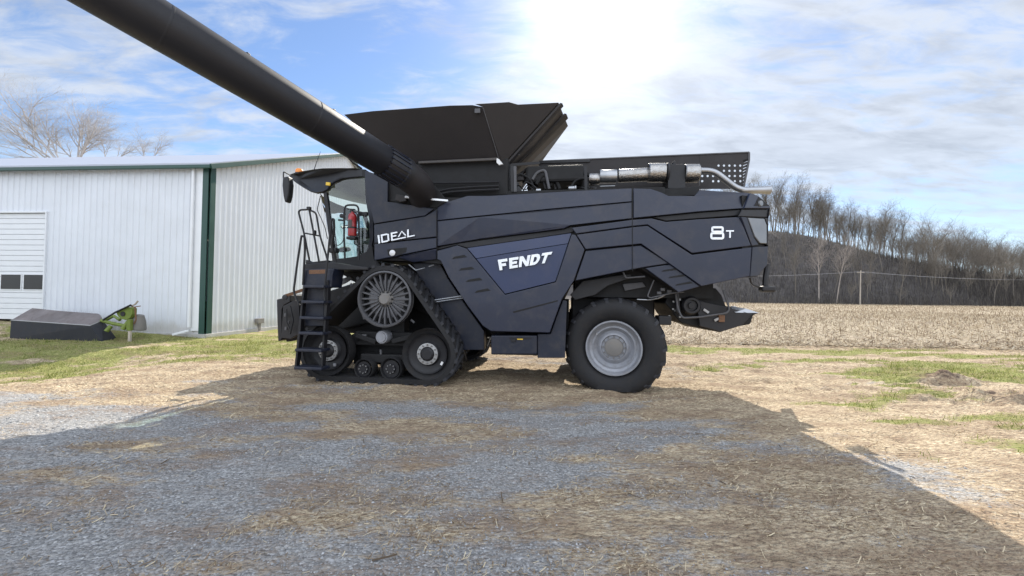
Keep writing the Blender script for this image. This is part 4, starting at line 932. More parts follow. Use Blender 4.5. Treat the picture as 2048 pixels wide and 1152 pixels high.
# ---- residue spreader at the tail
def spreader():
    pts = [(1337, 588), (1375, 578), (1432, 576), (1444, 590), (1452, 612), (1500, 622), (1519, 626), (1507, 631), (1502, 648), (1484, 652), (1466, 653), (1442, 665), (1420, 660), (1396, 655), (1362, 646), (1350, 632), (1344, 622), (1330, 606)]
    sp = panel('residue_spreader', pts, off=.75, th=1.4, mat=M_dark, g=0, bev=.02)
    for v in sp.data.vertices:
        if v.co.y > 1.5 and v.co.x > 1.5: v.co.x -= .45*(v.co.x-1.5)
    panel('side_shield', [(1392, 600), (1452, 614), (1505, 628), (1486, 650), (1442, 664), (1400, 652)], off=.62, th=.06, mat=M_black, g=0, par=sp)
    MB().lathe(P(1382, 611, .62), (0, 1, 0), [(.0, -.05), (.055, -.05), (.06, -.02), (.09, -.02), (.10, -.06), (.135, -.06), (.16, -.03), (.165, .04), (0, .05)], 24).build('belt_pulley', M_black, sp, True)
    rail('guard_rail', [(1351, 588, .5), (1356, 618, .5), (1364, 636, .5), (1400, 634, .5), (1454, 626, .5), (1459, 618, .5), (1446, 580, .5)], .016, M_sprocket, .06)
    MB().add([P(1460, 612, .7), P(1492, 617, .65), P(1519, 626, .65), P(1470, 625, .6), P(1470, 612, 1.6), P(1490, 620, 1.6)], [(0, 1, 2, 3), (0, 4, 5, 1)]).build('deflector_lip', M_steel, sp)
    MB().box(P(1443, 637, .6), (.10, .04, .12)).build('reflector', M_rust, sp, bev=.01)
    MB().box(P(1412, 622, .6), (.10, .03, .04), Matrix.Rotation(.6, 3, 'Y')).build('catch', M_bolt, sp)
    MB().box(P(1433, 639, .6), (.08, .02, .04), Matrix.Rotation(-.5, 3, 'Y')).build('catch', M_bolt, sp)
    MB().tube([P(1448, 580, .6), P(1456, 600, .6), P(1458, 622, .6)], .012, 6).build('cable', M_sprocket, sp, True)
    MB().box(P(1326, 640, .7), (.22, .3, .16)).build('hitch_block', M_black, HV, bev=.02)
    panel('strut', [(1352, 586), (1358, 586), (1362, 634), (1352, 622)], off=.6, th=.05, mat=M_black, g=0, par=sp)
    rr = random.Random(3)
    for k in range(9):
        MB().box(P(rr.uniform(1338, 1372), rr.uniform(592, 640), .68), (.03, .02, .03)).build('bolt', M_bolt, sp)
spreader()
# ---- wheels
def tyre_wheel(c, side, steer, label=None):
    """c: centre of outer face in local coords; side -1: outer face towards camera"""
    root = bpy.data.objects.new('rear_wheel', None); col.objects.link(root); root.parent = HV
    root.location = c; root.rotation_euler = (0, 0, steer + (math.pi if side > 0 else 0)); root.empty_display_size = .2
    rt = .862; fl_ = c.z; W = .60
    prof = [(.50, .07), (.55, .02), (.66, -.015), (.76, .0), (rt*.93, .04), (rt*.975, .10), (rt*.985, .30), (rt*.975, W-.10), (rt*.93, W-.04), (.70, W), (.50, W-.07)]
    mb = MB().lathe((0, 0, 0), (0, 1, 0), prof+[(.46, W-.1), (.46, .1), (.50, .07)], 72, cap=False)
    # squash contact
    mb.v = [(x, y+(0.03*(1 if y < W/2 else -1)*-1*max(0, -z/rt-.75)*3), max(z, -fl_+.005)) for x, y, z in mb.v]
    ty = mb.build('tyre', M_rubber, root, True)
    lg = MB(); nl = 22
    for k in range(nl):
        for s_ in (0, 1):
            a = 2*math.pi*(k+.5*s_)/nl
            y0, y1 = (.02, W*.55) if s_ == 0 else (W-.02, W*.45)
            V = []
            for (yy, da, rr) in ((y0, .0, rt*.925), (y0+(.07 if s_ == 0 else -.07), .02, rt*1.0), (y1, .18, rt*1.0)):
                for dd in (-.035, .035):
                    aa = a+da+dd; V.append((math.cos(aa)*(rr-.05), yy, math.sin(aa)*(rr-.05))); V.append((math.cos(aa)*(rr+.004), yy, math.sin(aa)*(rr+.004)))
            V = [(x, y, max(z, -fl_+.003)) for x, y, z in V]
            lg.add(V, [(0, 1, 3, 2), (0, 4, 5, 1), (4, 8, 9, 5), (1, 5, 7, 3), (5, 9, 11, 7), (2, 3, 7, 6), (6, 7, 11, 10), (8, 10, 11, 9), (0, 2, 6, 4), (4, 6, 10, 8)])
    lg.build('tread', M_lug, ty)
    rp = [(.455, .06), (.475, .035), (.470, .02), (.450, .02), (.425, .05), (.415, .10), (.375, .13), (.345, .125), (.315, .17), (.29, .19), (.27, .18), (.24, .15), (.215, .145), (.205, .16), (.20, .17), (.0, .17)]
    rm = MB().lathe((0, 0, 0), (0, 1, 0), rp, 64, cap=False).build('rim', M_rim, root, True)
    MB().lathe((0, .0, 0), (0, 1, 0), [(.0, .125), (.13, .128), (.155, .14), (.16, .17)], 32).build('hub', M_greyp, rm, True)
    for k in range(12):
        a = 2*math.pi*k/12; MB().lathe((math.cos(a)*.185, .13, math.sin(a)*.185), (0, 1, 0), [(.012, -.01), (.014, .04)], 6).build('wheel_nut', M_greyp, rm)
    MB().box((.36*math.cos(2.5), .10, .38*math.sin(2.5)), (.02, .02, .04)).build('valve', M_bolt, rm)
    return root
cw = P(1227, 697, .28); cw.z = (P(1227, 697, .28).z)
print('WHEEL', cw)
tyre_wheel(cw, -1, R(-9))
tyre_wheel(Vector((cw.x, 3.22, cw.z)), 1, R(-9))

# ---- track units
def hull2(pts):
    pts = sorted(pts); 
    def half(ps):
        h = []
        for p in ps:
            while len(h) >= 2 and (h[-1][0]-h[-2][0])*(p[1]-h[-2][1])-(h[-1][1]-h[-2][1])*(p[0]-h[-2][0]) <= 0: h.pop()
            h.append(p)
        return h
    a = half(pts); b_ = half(pts[::-1]); return a[:-1]+b_[:-1]
def track_unit(y0, sgn):
    """y0 outer face; sgn +1 means the belt extends to +y"""
    dc, li, ri = P(768, 598, 0.0), P(651, 702, 0.0), P(852, 704, 0.0)
    rd = .55; rI = li.z-0.075
    ri.z = li.z
    root = bpy.data.objects.new('track_unit', None); col.objects.link(root); root.parent = HV; root.location = (0, y0, 0); root.empty_display_size = .3
    W = .78*sgn
    pts = []
    for (c, r_) in ((dc, rd), (li, rI), (ri, rI-.0)):
        for k in range(72): a = 2*math.pi*k/72; pts.append((c.x+r_*math.cos(a), c.z+r_*math.sin(a)))
    h = hull2(pts); n = len(h)
    # resample
    Ls = [0]; 
    for i in range(n): Ls.append(Ls[-1]+math.dist(h[i], h[(i+1) % n]))
    tot = Ls[-1]; step_n = 96
    def at(s):
        s %= tot
        for i in range(n):
            if Ls[i+1] >= s:
                u = (s-Ls[i])/(Ls[i+1]-Ls[i]); a, b_ = h[i], h[(i+1) % n]; return (a[0]+(b_[0]-a[0])*u, a[1]+(b_[1]-a[1])*u)
        return h[0]
    path = [at(tot*k/step_n) for k in range(step_n)]
    cxm = sum(p[0] for p in path)/step_n; czm = sum(p[1] for p in path)/step_n
    def nrm(s):
        a, b_ = at(s-.03), at(s+.03); t_ = Vector((b_[0]-a[0], b_[1]-a[1])).normalized(); q = Vector((t_.y, -t_.x)); p = at(s)
        if q.dot(Vector((p[0]-cxm, p[1]-czm))) < 0: q = -q
        return q, t_
    mb = MB(); V = []
    for k in range(step_n):
        s = tot*k/step_n; p = path[k]; q, _ = nrm(s)
        for (dd, yy) in ((-.030, 0.0), (.050, 0.010*sgn), (.050, W-.010*sgn), (-.030, W)): V.append((p[0]+q.x*dd, yy, p[1]+q.y*dd))
    Fc = []
    for k in range(step_n):
        j = (k+1) % step_n
        for i in range(4): Fc.append((4*k+i, 4*k+(i+1) % 4, 4*j+(i+1) % 4, 4*j+i))
    belt = mb.add(V, Fc).build('track_belt', M_rubber, root, True)
    lg = MB(); nl = 46
    for k in range(nl):
        for s_ in (0, 1):
            s = tot*(k+.5*s_)/nl; V = []
            ys = (0.0, .52) if s_ == 0 else (1.0, .48)
            for (yf, ds) in ((ys[0], -.05), (ys[1], .16)):
                ss = s+ds*1.0; q, t_ = nrm(ss); p = at(ss)
                for dd in (-.032, .032):
                    for hh in (.04, .092):
                        V.append((p[0]+q.x*hh+t_.x*dd*(1 if hh < .06 else .75), yf*W, max(p[1]+q.y*hh+t_.y*dd*(1 if hh < .06 else .75), 0.002)))
            lg.add(V, [(0, 1, 3, 2), (4, 6, 7, 5), (0, 4, 5, 1), (2, 3, 7, 6), (1, 5, 7, 3)])
    lg.build('track_lugs', M_lug, belt, bev=0)
    ax = (0, sgn, 0)
    # drive wheel
    dw = MB().lathe((dc.x, 0, dc.z), ax, [(.50, .10), (.505, .0), (.475, -.01), (.462, .01), (.455, .12), (.50, .14)], 64, cap=False).build('drive_wheel', M_sprocket, root, True)
    MB().lathe((dc.x, 0, dc.z), ax, [(.456, .16), (.30, .10), (.12, .085), (.0, .085)], 48, cap=False).build('wheel_disc', M_castl, dw, True)
    sp = MB(); ho = MB()
    for k in range(24):
        a = 2*math.pi*k/24; u = Vector((math.cos(a), 0, math.sin(a))); t_ = Vector((-math.sin(a), 0, math.cos(a))); c = Vector((dc.x, 0, dc.z))
        V = []
        for (rr, w_, y_) in ((.15, .010, .055), (.30, .013, .035), (.458, .015, .045)):
            for ss in (-1, 1): V.append(c+u*rr+t_*w_*ss+Vector((0, (y_)*sgn, 0))); V.append(c+u*rr+t_*w_*ss+Vector((0, .15*sgn, 0)))
        sp.add(V, [(0, 2, 6, 4), (4, 6, 10, 8), (0, 4, 5, 1), (4, 8, 9, 5), (2, 3, 7, 6), (6, 7, 11, 10), (0, 1, 3, 2)])
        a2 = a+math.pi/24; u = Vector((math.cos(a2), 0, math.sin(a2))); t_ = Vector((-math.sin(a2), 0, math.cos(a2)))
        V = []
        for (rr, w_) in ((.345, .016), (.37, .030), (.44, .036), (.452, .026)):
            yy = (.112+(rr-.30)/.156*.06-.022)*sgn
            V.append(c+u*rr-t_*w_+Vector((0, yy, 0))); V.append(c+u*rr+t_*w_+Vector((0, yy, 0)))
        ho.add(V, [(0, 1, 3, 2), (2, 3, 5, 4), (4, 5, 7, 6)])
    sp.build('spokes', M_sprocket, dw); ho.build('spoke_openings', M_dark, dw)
    MB().lathe((dc.x, 0, dc.z), ax, [(.0, -.01), (.085, -.01), (.10, .01), (.12, .06), (.15, .08)], 20).build('hub', M_greyp, dw, True)
    for k in range(10): a = 2*math.pi*k/10; MB().lathe((dc.x+.125*math.cos(a), .05*sgn, dc.z+.125*math.sin(a)), ax, [(.016, -.02), (.018, .05)], 6).build('hub_bolt', M_black, dw)
    # idlers
    for c in (li, ri):
        r_ = rI-.03
        iw = MB().lathe((c.x, .03*sgn, c.z), ax, [(r_-.10, .10), (r_-.04, .07), (r_, .0), (r_+.0, .12), (r_-.02, .25), (.1, .25)], 56, cap=False).build('idler_wheel', M_rubber, root, True)
        MB().lathe((c.x, .03*sgn, c.z), ax, [(r_-.095, .05), (r_-.11, .07), (r_-.14, .09), (.22, .10), (.19, .06), (.0, .06)], 48, cap=False).build('wheel_disc', M_black, iw, True)
        MB().lathe((c.x, .03*sgn, c.z), ax, [(.19, .07), (.19, .035), (.13, .03), (.125, .06)], 36, cap=False).build('bolt_ring', M_bolt, iw, True)
        for k in range(12): a = 2*math.pi*k/12; MB().lathe((c.x+.16*math.cos(a), .06*sgn, c.z+.16*math.sin(a)), ax, [(.013, -.03), (.015, .03)], 6).build('hub_bolt', M_greyp, iw)
        MB().lathe((c.x, .03*sgn, c.z), ax, [(.0, .0), (.09, .0), (.12, .03), (.12, .07)], 24).build('hub', M_black, iw, True)
    MB().box((ri.x+.26, .09*sgn, ri.z-.16), (.04, .02, .06), Matrix.Rotation(.5, 3, 'Y')).build('label_tag', M_white, root)
    MB().box((li.x+.13, .09*sgn, li.z-.26), (.05, .02, .05)).build('label_tag', M_rim, root)
    for (px, py, rr) in ((723, 734, .185), (778, 733, .205)):
        c = P(px, py, 0.0); c.z = rr+.065
        rw = MB().lathe((c.x, .06*sgn, c.z), ax, [(rr-.03, .02), (rr-.01, .0), (rr, .02), (rr, .2), (.05, .2)], 32, cap=False).build('road_roller', M_rubber, root, True)
        MB().lathe((c.x, .06*sgn, c.z), ax, [(rr-.04, .0), (rr-.05, .03), (.09, .03), (.08, .0), (0, .0)], 24, cap=False).build('roller_cap', M_black, rw, True)
        for k in range(8): a = 2*math.pi*k/8; MB().lathe((c.x+.075*math.cos(a), .06*sgn, c.z+.075*math.sin(a)), ax, [(.008, -.015), (.01, .03)], 6).build('roller_bolt', M_bolt, rw)
    # undercarriage frame
    fr = MB(); c = P(757, 676, 0.0)
    fr.box((c.x, .45*sgn, c.z-.05), (1.25, .30, .26)); fr.box((dc.x, .5*sgn, (dc.z+c.z)/2), (.45, .25, .8))
    fr.bar((c.x-.5, .4*sgn, c.z), (li.x, .4*sgn, li.z), .2, .2); fr.bar((c.x+.5, .4*sgn, c.z), (ri.x, .4*sgn, ri.z), .2, .2)
    fr.bar((c.x-.15, .22*sgn, c.z-.1), (c.x-.55, .22*sgn, c.z+.02), .08, .10); fr.bar((c.x+.15, .22*sgn, c.z-.08), (c.x+.70, .22*sgn, c.z+.06), .08, .10); fr.box((c.x, .3*sgn, .42), (.9, .2, .16)); fr.box((c.x+.05, .62*sgn, .55), (1.7, .12, .62))
    u_ = fr.build('undercarriage', M_dark, root, bev=.02)
    MB().lathe((c.x, .12*sgn, c.z), ax, [(.0, -.03), (.085, -.03), (.09, -.01), (.11, -.01), (.12, .01), (.12, .2)], 24).build('pivot_cap', M_rim, u_, True)
    for k, (dx_, dz_) in enumerate(((.32, -.05), (-.38, .02), (.22, .33), (.55, .30), (-.40, .35), (-.05, -.28))):
        MB().box((c.x+dx_, .20*sgn, c.z+dz_), (.09, .03, .035), Matrix.Rotation(-.5+k*.4, 3, 'Y')).build('bracket', M_sprocket, u_, bev=.005)
track_unit(0.0, 1); track_unit(3.5, -1)

# ---- grain tank
def tank():
    b0 = [P(838, 327, .55), P(993, 319, .55)]
    x0, x1, zb = b0[0].x-.35, b0[1].x+.1, b0[0].z
    lo = P(840, 394, .55).z
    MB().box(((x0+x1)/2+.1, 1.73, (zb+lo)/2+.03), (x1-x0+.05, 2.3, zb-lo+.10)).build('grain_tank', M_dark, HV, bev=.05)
    MB().bar(P(838, 326, .50), P(996, 319, .50), 
        .08, .05).build('tank_ledge', M_tank2, HV, bev=.01)
    panel('tank_bracket', [(993, 316), (998, 318), (1006, 328), (998, 330), (993, 325)], off=.44, th=.04, mat=M_white, g=0, bev=.004)
    def fl(name, vs_, th, mat):
        a = Vector(vs_[1])-Vector(vs_[0]); b_ = Vector(vs_[-1])-Vector(vs_[0]); n_ = a.cross(b_).normalized()*th; n = len(vs_)
        V = [Vector(v) for v in vs_]+[Vector(v)+n_ for v in vs_]
        return MB().add(V, [tuple(range(n)), tuple(range(2*n-1, n-1, -1))]+[(i, (i+1) % n, n+(i+1) % n, n+i) for i in range(n)]).build(name, mat, HV, bev=.004)
    bl_, br_ = P(800, 327, .56), P(995, 318, .56); FP = plane_of((800, 327, .56), (995, 318, .56), (830, 220, .02))
    tl, tr, t1, t2, t3 = (Ppl(x, y, FP) for x, y in ((689, 229), (966, 214), (746, 222), (900, 211), (945, 210)))
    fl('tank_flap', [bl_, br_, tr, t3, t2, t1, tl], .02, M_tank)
    br2 = P(1006, 328, .62); fr = P(1117, 205, .62)
    n_ = (br2-tr).cross(fr-tr).normalized(); n_ = n_ if n_.y < 0 else -n_; CPL = (tr, n_)
    fr2, fr3, fr4 = (Ppl(x, y, CPL) for x, y in ((1036, 209), (1018, 204), (950, 208)))
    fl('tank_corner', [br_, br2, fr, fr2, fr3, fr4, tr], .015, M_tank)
    # rear flap with raised middle
    mid = P(1136, 252, 1.55); far_t = P(1096, 306, 2.85); far_b = Vector((br2.x, 2.9, br2.z)); mid_b = Vector((br2.x, 1.75, br2.z))
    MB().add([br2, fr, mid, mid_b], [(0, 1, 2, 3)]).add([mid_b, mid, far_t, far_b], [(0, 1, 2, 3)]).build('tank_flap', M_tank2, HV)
    o_ = Vector((.02, 0, .015)); 
    for (s0, s1) in ((.0, .12), (.42, .62)):
        a, b_, c, d = br2.lerp(mid_b, s0), fr.lerp(mid, s0), fr.lerp(mid, s1), br2.lerp(mid_b, s1)
        MB().add([p+o_*1.5-Vector((0, 0, .03)) for p in (a, b_, c, d)]+[p+o_*3.5-Vector((0, 0, .07)) for p in (a, b_, c, d)], [(0, 1, 2, 3), (4, 5, 6, 7), (0, 1, 5, 4), (3, 2, 6, 7), (1, 2, 6, 5)]).build('flap_rib', M_tank, HV)
    # front + far flaps
    fbl = Vector((bl_.x, 2.9, bl_.z)); ftl = Vector((tl.x, 3.1, tl.z-.1))
    MB().add([bl_, tl, ftl, fbl], [(0, 1, 2, 3)]).build('tank_flap', M_tank, HV)
    MB().add([fbl, ftl, far_t, far_b], [(0, 1, 2, 3)]).build('tank_flap', M_tank, HV)
    MB().box(P(955, 222, .03), (.10, .03, .08)).build('flap_hinge', M_sprocket, HV, bev=.005)
    MB().tube([P(966, 215, .0), P(997, 316, .52)], .008, 6).build('flap_edge', M_sprocket, HV, True)
    MB().tube([P(1038, 296, .75), P(1037, 310, .75)], .018, 6).build('flap_pin', M_steel, HV, True)
    # hoses on the tank wall
    for k, pts in enumerate(([(870, 385), (900, 378), (950, 374), (998, 372)], [(872, 390), (905, 384), (950, 381), (998, 379)], [(850, 366), (900, 366), (998, 364)])):
        MB().tube([P(x, y, .50) for x, y in pts], .022, 6).build('hose', M_black, HV, True)
tank()

# ---- unloading auger
def auger():
    w0 = at_depth(806, 345, 6.35); w1 = at_depth(134, -62, 3.30); d = (w1-w0).normalized()
    def loc(p): q = p-MO; return Vector((q.dot(MX), q.dot(MY), q.z))
    a, b_ = loc(w0), loc(w0+d*6.9); dl = (b_-a).normalized(); r_ = .24
    au = MB().lathe(a+dl*.35, dl, [(r_-.01, 0), (r_, .02), (r_, (b_-a).length*.5), (r_+.002, (b_-a).length*.5), (r_, (b_-a).length-.35)], 48).build('unloading_auger', M_auger, HV, True)
    upv = (Vector((0, 0, 1))-dl*dl.z).normalized(); sd = dl.cross(upv)
    if sd.dot(Vector((0, -1, 0))) < 0: sd = -sd
    top = (upv*1.0-sd*.10).normalized()*(r_+.012)
    mb = MB(); mb.bar(a+dl*.9+top, b_+top-dl*.05, .10, .035, upv=tuple(top.normalized())); mb.build('auger_rail', M_black, au, bev=.006)
    for k in (1.3, 2.4, 3.5, 4.7): MB().box(a+dl*k+top*1.12, (.05, .05, .05)).build('rail_clip', M_black, au, bev=.01)
    for k in (1.55, 3.1, 4.65): MB().lathe(a+dl*k, dl, [(r_+.001, 0), (r_+.002, .004), (r_+.002, .022), (r_+.001, .026)], 48, cap=False).build('weld_band', M_auger, au, True)
    bt_ = -upv*.6-sd*.8; bt_.normalize(); MB().tube([a+dl*(.5+.25*i)+bt_*(r_+.012) for i in range(22)], .010, 6).build('hydraulic_line', M_black, au, True)
    # ribbed flexible boot near elbow
    pr = []; L = .62
    for k in range(9): pr += [(r_+.004, k*L/9), (r_+.012, k*L/9+.015), (r_+.012, k*L/9+.035), (r_+.004, k*L/9+.05)]
    MB().lathe(a-dl*.05, dl, [(r_*.9, -.02)]+[(r_+.02, 0), (r_+.02, .1), (r_+.008, .11)]+[(r_+.008, .42), (r_-.002, .45)], 40).build('auger_collar', M_black, au, True)
    rb = MB()
    for k in range(20):
        an = 2*math.pi*k/20; u = upv*math.cos(an)+sd*math.sin(an); c = a+u*(r_+.012)
        rb.bar(c+dl*.02, c+dl*.42, .022, .02, upv=tuple(u))
    rb.build('collar_ribs', M_panel2, au)
    # elbow down into the machine
    e1 = a-dl*.05; e2 = a-dl*.30+Vector((0.02, .10, -.05)); e3 = P(845, 385, .55)+Vector((0, .15, -.25))
    MB().tube(roundpts([a+dl*.02, e2, e3], .35, 8), .25, 24).build('auger_elbow', M_tank, HV, True)
    sp = MB().tube([b_-dl*.3, b_+dl*.05+Vector((0, 0, -.1)), b_+dl*.15+Vector((0, 0, -.5))], [.25, .26, .22], 20); sp.build('auger_spout', M_rubber, au, True)
    # well behind the elbow
    panel('auger_well', [(776, 358), (870, 372), (895, 402), (872, 416), (807, 406), (776, 402)], off=.26, th=.05, mat=M_dark, g=0)
    MB().bar(P(810, 394, .06), P(896, 401.5, .16), .03, .035).build('sill_bar', M_chrome, HV, bev=.004)
    panel('hinge_bracket', [(792, 388), (812, 392), (812, 402), (800, 404), (790, 400)], off=.12, th=.1, mat=M_tank, g=0)
    rr = MB().tube([P(693, 311, .5), P(706, 325, .6), P(724, 338, .7)], .02, 6); rr.build('support_rod', M_black, HV, True)
auger()

# ---- engine deck
def engine():
    # far side guard with perforated rear end
    off = 1.40
    pts = [(1078, 323), (1240, 317), (1399, 309), (1399, 382), (1078, 384)]
    gd = panel('deck_guard', pts, off=off, th=.03, mat=M_tank, g=0, bev=.003)
    panel('deck_guard', [(1399, 309), (1498, 305), (1498, 320), (1486, 326), (1399, 326)], off=off, th=.03, mat=M_tank, g=0, bev=.003)
    # perforated sheet: cells with round holes
    holes = {(4, 0), (5, 0), (6, 0), (7, 0), (5, 1), (6, 1), (7, 1), (6, 2), (7, 2), (3, 0), (0, 2), (1, 2), (2, 2), (5, 2), (4, 1), (0, 3), (3, 3), (4, 3), (6, 3), (7, 3), (2, 3)}
    mb = MB(); nx_, ny_ = 8, 5; x0, x1, y0, y1 = 1399, 1486, 326, 378
    for i in range(nx_):
        for j in range(ny_):
            xa, xb = x0+(x1-x0)*i/nx_, x0+(x1-x0)*(i+1)/nx_; ya, yb = y0+(y1-y0)*j/ny_, y0+(y1-y0)*(j+1)/ny_
            cs = [(xa, ya), ((xa+xb)/2, ya), (xb, ya), (xb, (ya+yb)/2), (xb, yb), ((xa+xb)/2, yb), (xa, yb), (xa, (ya+yb)/2)]
            if (i, j) not in holes: mb.add([P(*c, off) for c in (cs[0], cs[2], cs[4], cs[6])], [(0, 1, 2, 3)]); continue
            cx_, cy_ = (xa+xb)/2, (ya+yb)/2; r_ = 2.15; n = 16; outer, inner = [], []
            for k in range(n):
                a = -3*math.pi/4+2*math.pi*k/n; inner.append((cx_+r_*math.cos(a), cy_+r_*math.sin(a)))
                m_ = max(abs(math.cos(a)), abs(math.sin(a))); outer.append((cx_+(xb-xa)/2*math.cos(a)/m_, cy_+(yb-ya)/2*math.sin(a)/m_))
            mb.add([P(*c, off) for c in outer+inner], [(k, (k+1) % n, n+(k+1) % n, n+k) for k in range(n)])
    mb.build('perforated_guard', M_tank, gd)
    mb = MB()
    xs_ = [1486, 1498]
    ys_ = [318+k*6.0 for k in range(9)]
    for k in range(0, 9):
        ya = ys_[k]; mb.add([P(1486, ya+2.2, off), P(1498-(ya-318)*.20, ya-1.6, off), P(1498-(ya-318)*.20, ya+3.0, off), P(1486, ya+6.8, off)], [(0, 1, 2, 3)])
    mb.build('slotted_guard', M_tank, gd)
    MB().tube([P(1498, 305, off), P(1498, 320, off), P(1487, 376, off)], .02, 6).build('guard_edge', M_sprocket, gd, True)
    MB().bar(P(1078, 322.5, off), P(1498, 304.5, off), .03, .02).build('guard_edge', M_sprocket, gd)
    # exhaust line
    yo = 0.88
    def cyl(name, xa, ya, xb, yb, r_, mat, n=24, par=HV):
        a, b_ = P(xa, ya, yo), P(xb, yb, yo); d = b_-a; L = d.length
        return MB().lathe(a, d, [(r_*.93, 0), (r_, .012), (r_, L-.012), (r_*.93, L)], n).build(name, mat, par, True)
    ex = cyl('exhaust_can', 1296, 346, 1330, 346, .175, M_silver)
    cyl('exhaust_pipe', 1236, 352, 1297, 349, .125, M_silver, par=ex)
    cyl('exhaust_band', 1331, 346, 1336, 346, .18, M_black, par=ex)
    cyl('exhaust_can', 1368, 347, 1397, 347, .165, M_silver, par=ex)
    cyl('turbo_housing', 1199, 353, 1233, 353, .125, M_steel, par=ex)
    cyl('turbo_inlet', 1178, 358, 1199, 358, .10, M_silver, par=ex)
    MB().tube(roundpts([P(1395, 341, yo), P(1428, 342, yo), P(1478, 381, yo), P(1520, 381, yo)], .25, 6), .055, 14).build('tail_pipe', M_steel, ex, True)
    a, b_ = P(1478, 381, yo), P(1546, 382, yo)
    MB().lathe(P(1482, 381, .88), (1, 0, -.01), [(.05, 0), (.055, .05), (.06, .34), (.078, .48), (.072, .48), (.055, .34), (.045, .1)], 20, cap=False).build('tail_pipe_tip', M_steel, ex, True)
    panel('heat_box', [(1336, 327), (1346, 328), (1346, 322), (1352, 322), (1352, 328), (1371, 328), (1371, 377), (1336, 377)], off=.8, th=.4, mat=M_black, g=0)
    panel('engine_tray', [(1322, 378), (1400, 372), (1397, 391), (1337, 391), (1324, 385)], off=.7, th=1.2, mat=M_dark, g=0)
    panel('deck_floor', [(1010, 382), (1330, 374), (1330, 392), (1010, 396)], off=.6, th=1.9, mat=M_dark, g=0)
    # frame and engine clutter
    for x in (1024, 1030, 1171): MB().bar(P(x, 333, .6), P(x+1, 384, .6), .05, .05).build('deck_post', M_sprocket if x == 1030 else M_black, HV)
    MB().bar(P(1010, 331, .7), P(1078, 326, 1.3), .05, .05).build('deck_beam', M_black, HV)
    MB().bar(P(1078, 325, 1.4), P(1180, 322, 1.4), .05, .05).build('deck_beam', M_black, HV)
    rr = random.Random(5)
    eb = MB().box(P(1110, 362, 1.3), (1.1, 1.0, .32)).build('engine_block', M_dark, HV, bev=.05)
    MB().lathe(P(1142, 352, 1.0), (0, 0, 1), [(.0, .18), (.09, .17), (.12, .12), (.12, -.12), (0, -.12)], 20).build('air_filter', M_black, eb, True)
    MB().lathe(P(1142, 340, 1.0), (0, 0, 1), [(.03, .0), (.03, .06), (0, .06)], 10).build('filter_cap', M_steel, eb, True)
    MB().lathe(P(1137, 377, .75), (1, 0, 0), [(.04, 0), (.045, .01), (.045, .11), (.055, .12), (.055, .14)], 14).build('fitting', M_steel, eb, True)
    MB().box(P(1077, 380, .62), (.09, .04, .035)).build('fitting', M_steel, eb, bev=.005)
    MB().tube([P(1230, 372, .7), P(1200, 373, .7)], .01, 6).build('fitting', M_steel, eb, True)
    for k in range(16):
        x = rr.uniform(1020, 1165); y = rr.uniform(340, 375); x2 = x+rr.uniform(25, 70); y2 = y+rr.uniform(-14, 12); o_ = rr.uniform(.7, 1.3)
        MB().tube(roundpts([P(x, y+8, o_), P(x+8, y-6, o_), P(x2-8, y2, o_), P(min(x2, 1185), 378, o_)], .12, 4), rr.uniform(.012, .035), 8).build('engine_hose', rr.choice([M_black, M_dark, M_tank, M_sprocket]), eb, True)
    for k in range(12):
        MB().box(P(rr.uniform(1020, 1190), rr.uniform(345, 376), rr.uniform(.8, 1.2)), (rr.uniform(.05, .22), .1, rr.uniform(.04, .16)), Matrix.Rotation(rr.uniform(-.5, .5), 3, 'Y')).build('engine_fitting', rr.choice([M_black, M_tank, M_dark, M_sprocket]), eb, bev=.01)
engine()
